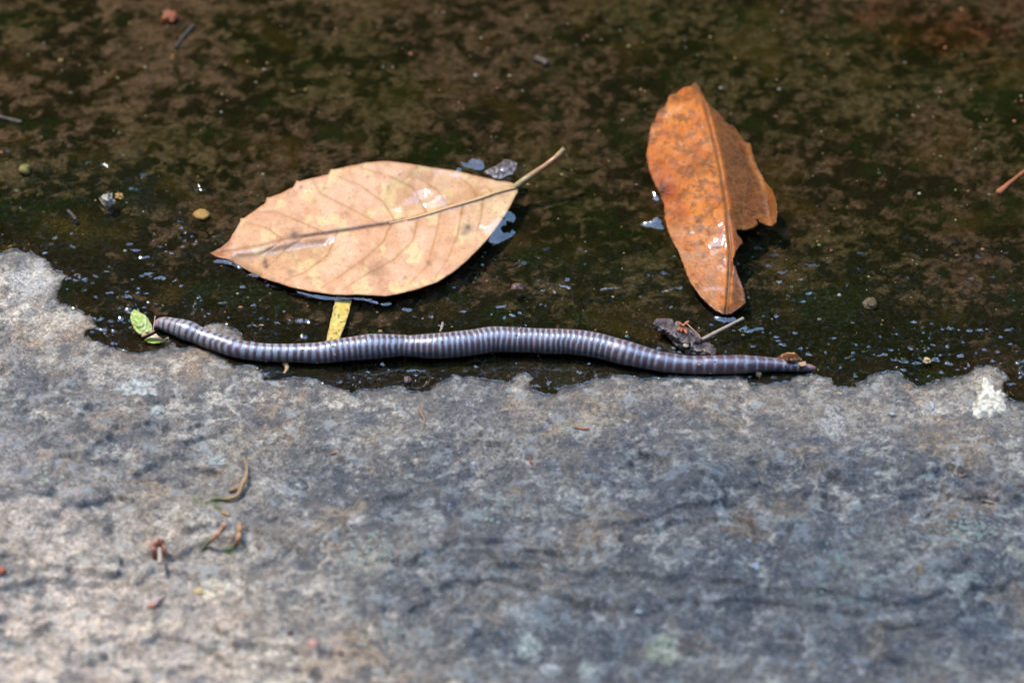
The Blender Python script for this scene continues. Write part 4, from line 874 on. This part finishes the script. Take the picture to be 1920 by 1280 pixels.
sliver([(620, 851), (628, 848), (636, 850)], [2.5, 3.2, 2], (.44, .22, .11), (.44, .22, .11), 'small orange-brown sliver lying alone on grey-brown rock', 5)
sliver([(1842, 937), (1855, 940), (1870, 944)], [2.4, 3.2, 2.0], (.50, .34, .20), (.50, .34, .20), 'buff sliver beside a deep crack in the rock', 6)
sliver([(1726, 1060), (1725, 1068), (1727, 1075)], [3, 3.4, 2.6], (.52, .30, .13), (.52, .30, .13), 'short orange sliver among pale green lichen', 7)
sliver([(1800, 894), (1806, 891), (1812, 889)], [2, 2.8, 2], (.38, .17, .10), (.38, .17, .10), 'reddish-brown sliver near the cream chip', 8)
sliver([(1570, 736), (1578, 738)], [2.2, 2.4], (.52, .44, .26), (.52, .44, .26), 'small straw-coloured sliver on the rock just off the tail tip', 9)
sliver([(1484, 846), (1492, 847)], [2.2, 2], (.34, .15, .10), (.34, .15, .10), 'small red-brown sliver on the plain rock in front of the tail', 10)
sliver([(534, 680), (538, 690), (533, 699)], [6, 4, 2], (.48, .26, .12), (.48, .26, .12), 'orange-tan splinter poking out from under the worm', 11)
sliver([(825, 622), (829, 612), (830, 604)], [1.5, 3, 2.2], (.30, .22, .15), (.32, .20, .14), 'dry forked crumb standing behind the middle of the worm', 12)
sliver([(1452, 826), (1450, 834)], [1.1, 1.0], (.62, .63, .62), (.62, .63, .62), 'hair-thin white splinter on the rock', 13)

# --- crumbs of soil stuck to the worm
CR = [(mat_simple('crumb_tan', (.26, .165, .10), .6, .3), 'tan'), (mat_simple('crumb_dark', (.03, .022, .02), .5, .3), 'dark')]
def crumb(px, py, rpx, kind, seed):
    i = int(np.argmin(np.abs(WC[:, 0] - px))); off = np.clip((py - WC[i, 1]) / max(WC[i, 2], 1), -.95, .95)
    a = math.asin(off); vdir = -FWD * math.cos(a) - UPV * math.sin(a); p = WP[i] + vdir * WR[i] * .99
    v, f = blob(p, MM(rpx) * np.array([1.2, 1, .9]), seed, .35, (5, 8))
    where = 'near its pink head end' if px < 450 else 'on its front part beside the yellow stem' if px < 720 else 'at the middle of its body' if px < 1110 else 'on its thin rear part near the bark scrap'
    tag_l = ('small tan crumb stuck on the worm ' if kind == 0 else 'tiny dark crumb stuck on the worm ') + where
    solo('soil_crumb', v, f, CR[kind][0], tag_l, 'crumb', 'tan crumbs on the worm' if kind == 0 else 'dark crumbs on the worm')
for k, (px, py, rp, kd) in enumerate([(373, 605, 2.2, 0), (568, 656, 1.6, 1), (626, 649, 2.4, 0), (631, 650, 2, 0), (629, 665, 2, 0), (681, 633, 2.8, 0), (697, 626, 2, 0), (736, 634, 2, 1), (830, 641, 2, 1), (833, 631, 1.5, 0), (968, 629, 2, 1), (968, 620, 1.8, 0), (1034, 618, 2.2, 0), (1042, 620, 1.8, 0), (1103, 665, 2, 0), (1310, 684, 2, 0), (1331, 699, 2, 0), (1293, 680, 1.4, 1), (1405, 671, 1.8, 0), (596, 680, 2.2, 0), (500, 677, 2.2, 0), (425, 665, 2, 0), (1160, 636, 1.8, 0), (1340, 678, 1.4, 1), (1418, 690, 1.5, 0)]):
    crumb(px, py, rp, kd, 40 + k)

# --- pale yellow-green lichen grains on the rock
def lichen():
    V, F, off = [], [], 0
    for (px, py, sx, sy, n) in [(1800, 1000, 26, 22, 70), (1850, 985, 18, 14, 26), (1900, 1055, 22, 16, 22), (1790, 1075, 30, 10, 22), (1580, 1045, 18, 14, 30), (1640, 1090, 30, 10, 18), (1560, 1120, 28, 8, 24), (700, 1040, 40, 24, 60), (730, 1190, 30, 16, 20), (90, 900, 16, 14, 22), (900, 970, 18, 10, 16), (1520, 1060, 30, 10, 14), (950, 935, 14, 10, 12)]:
        for k in range(n):
            p = on_ground(px + rng.normal() * sx, py + rng.normal() * sy)[0]; r_ = MM(rng.uniform(1.8, 5.0))
            v, f = blob(p + [0, 0, r_ * .02], np.array([r_, r_ * rng.uniform(.8, 1.3), r_ * .35]), k, .4, (5, 8)); V.append(v); F += [[q + off for q in ff] for ff in f]; off += len(v)
    o = link('lichen', make_mesh('lichen', np.vstack(V), F, mat_simple('lichen_crust', (.22, .225, .165), .8, .3, 700)))
    tag(o, 'pale yellow-green lichen grains growing in patches on the rock', 'lichen', kind='stuff')
lichen()

# --- crusts of pale lichen and the white mineral patch, thin raised discs on the stone
M['crust'] = mat_simple('crust', (0, 0, 0), .85, .45, 600, vcol=True, bumpd=.0006)
def crust(px, py, rx, ry, col, name, label, cat, seed, lobes=.5):
    a = np.linspace(0, 2 * np.pi, 90, endpoint=False); k = 1 + lobes * perlin(np.cos(a) * 1.6 + seed, np.sin(a) * 1.6, seed) + .22 * perlin(np.cos(a) * 6, np.sin(a) * 6 + seed, seed + 1)
    poly = [(px + rx * u * math.cos(t_), py + ry * u * math.sin(t_)) for u, t_ in zip(k, a)]
    def zf(x, y): return on_ground(x, y)[:, 2] + .00045 * (1 - np.exp(-(px_edge(np.stack([x, y], 1), poly) / 4) ** 2)) + .00012 + .0003 * fbm(x, y, 6, 3, seed + 5)
    q, V, F = sheet(poly, 2.4, zf, .0006, .8, seed); n = fbm(q[:, 0], q[:, 1], 9, 4, seed + 7)
    col = np.array(col) * np.array([.98, .88, .73]); C = lerp(col * .5, col * 1.05, sstep(-.35, .2, n)); solo(name, V, F, M['crust'], label, cat, cols=np.vstack([C, C]))
crust(992, 1213, 23, 21, (.36, .37, .32), 'lichen_patch', 'three-lobed pale grey-green lichen patch on the dry rock', 'lichen', 3, .8)
crust(1034, 1254, 16, 12, (.38, .38, .36), 'lichen_patch', 'small whitish lichen patch close to the three-lobed one', 'lichen', 5)
crust(1102, 1256, 17, 15, (.36, .37, .33), 'lichen_patch', 'round pale lichen patch standing alone on brownish rock', 'lichen', 6, .35)
crust(1240, 1216, 24, 26, (.30, .31, .23), 'lichen_patch', 'ragged yellowish-green lichen patch on grey rock', 'lichen', 8, .9)
crust(1856, 752, 22, 30, (.50, .48, .42), 'mineral_patch', 'bright white mineral patch in the rock at the waterline', 'mineral', 9, .9)
crust(252, 728, 34, 13, (.30, .32, .32), 'lichen_patch', 'long pale bluish lichen streak on the rock near the green sprig', 'lichen', 11, .9)
crust(295, 768, 13, 9, (.31, .34, .33), 'lichen_patch', 'small angular pale lichen patch beside the bluish lichen streak', 'lichen', 12, .6)
crust(72, 776, 17, 9, (.36, .32, .26), 'lichen_patch', 'cream star-shaped lichen patch on dark rock', 'lichen', 13, 1.0)
crust(400, 866, 15, 11, (.26, .28, .28), 'lichen_patch', 'grey lichen patch close to the long curved mossy twig', 'lichen', 14, .7)
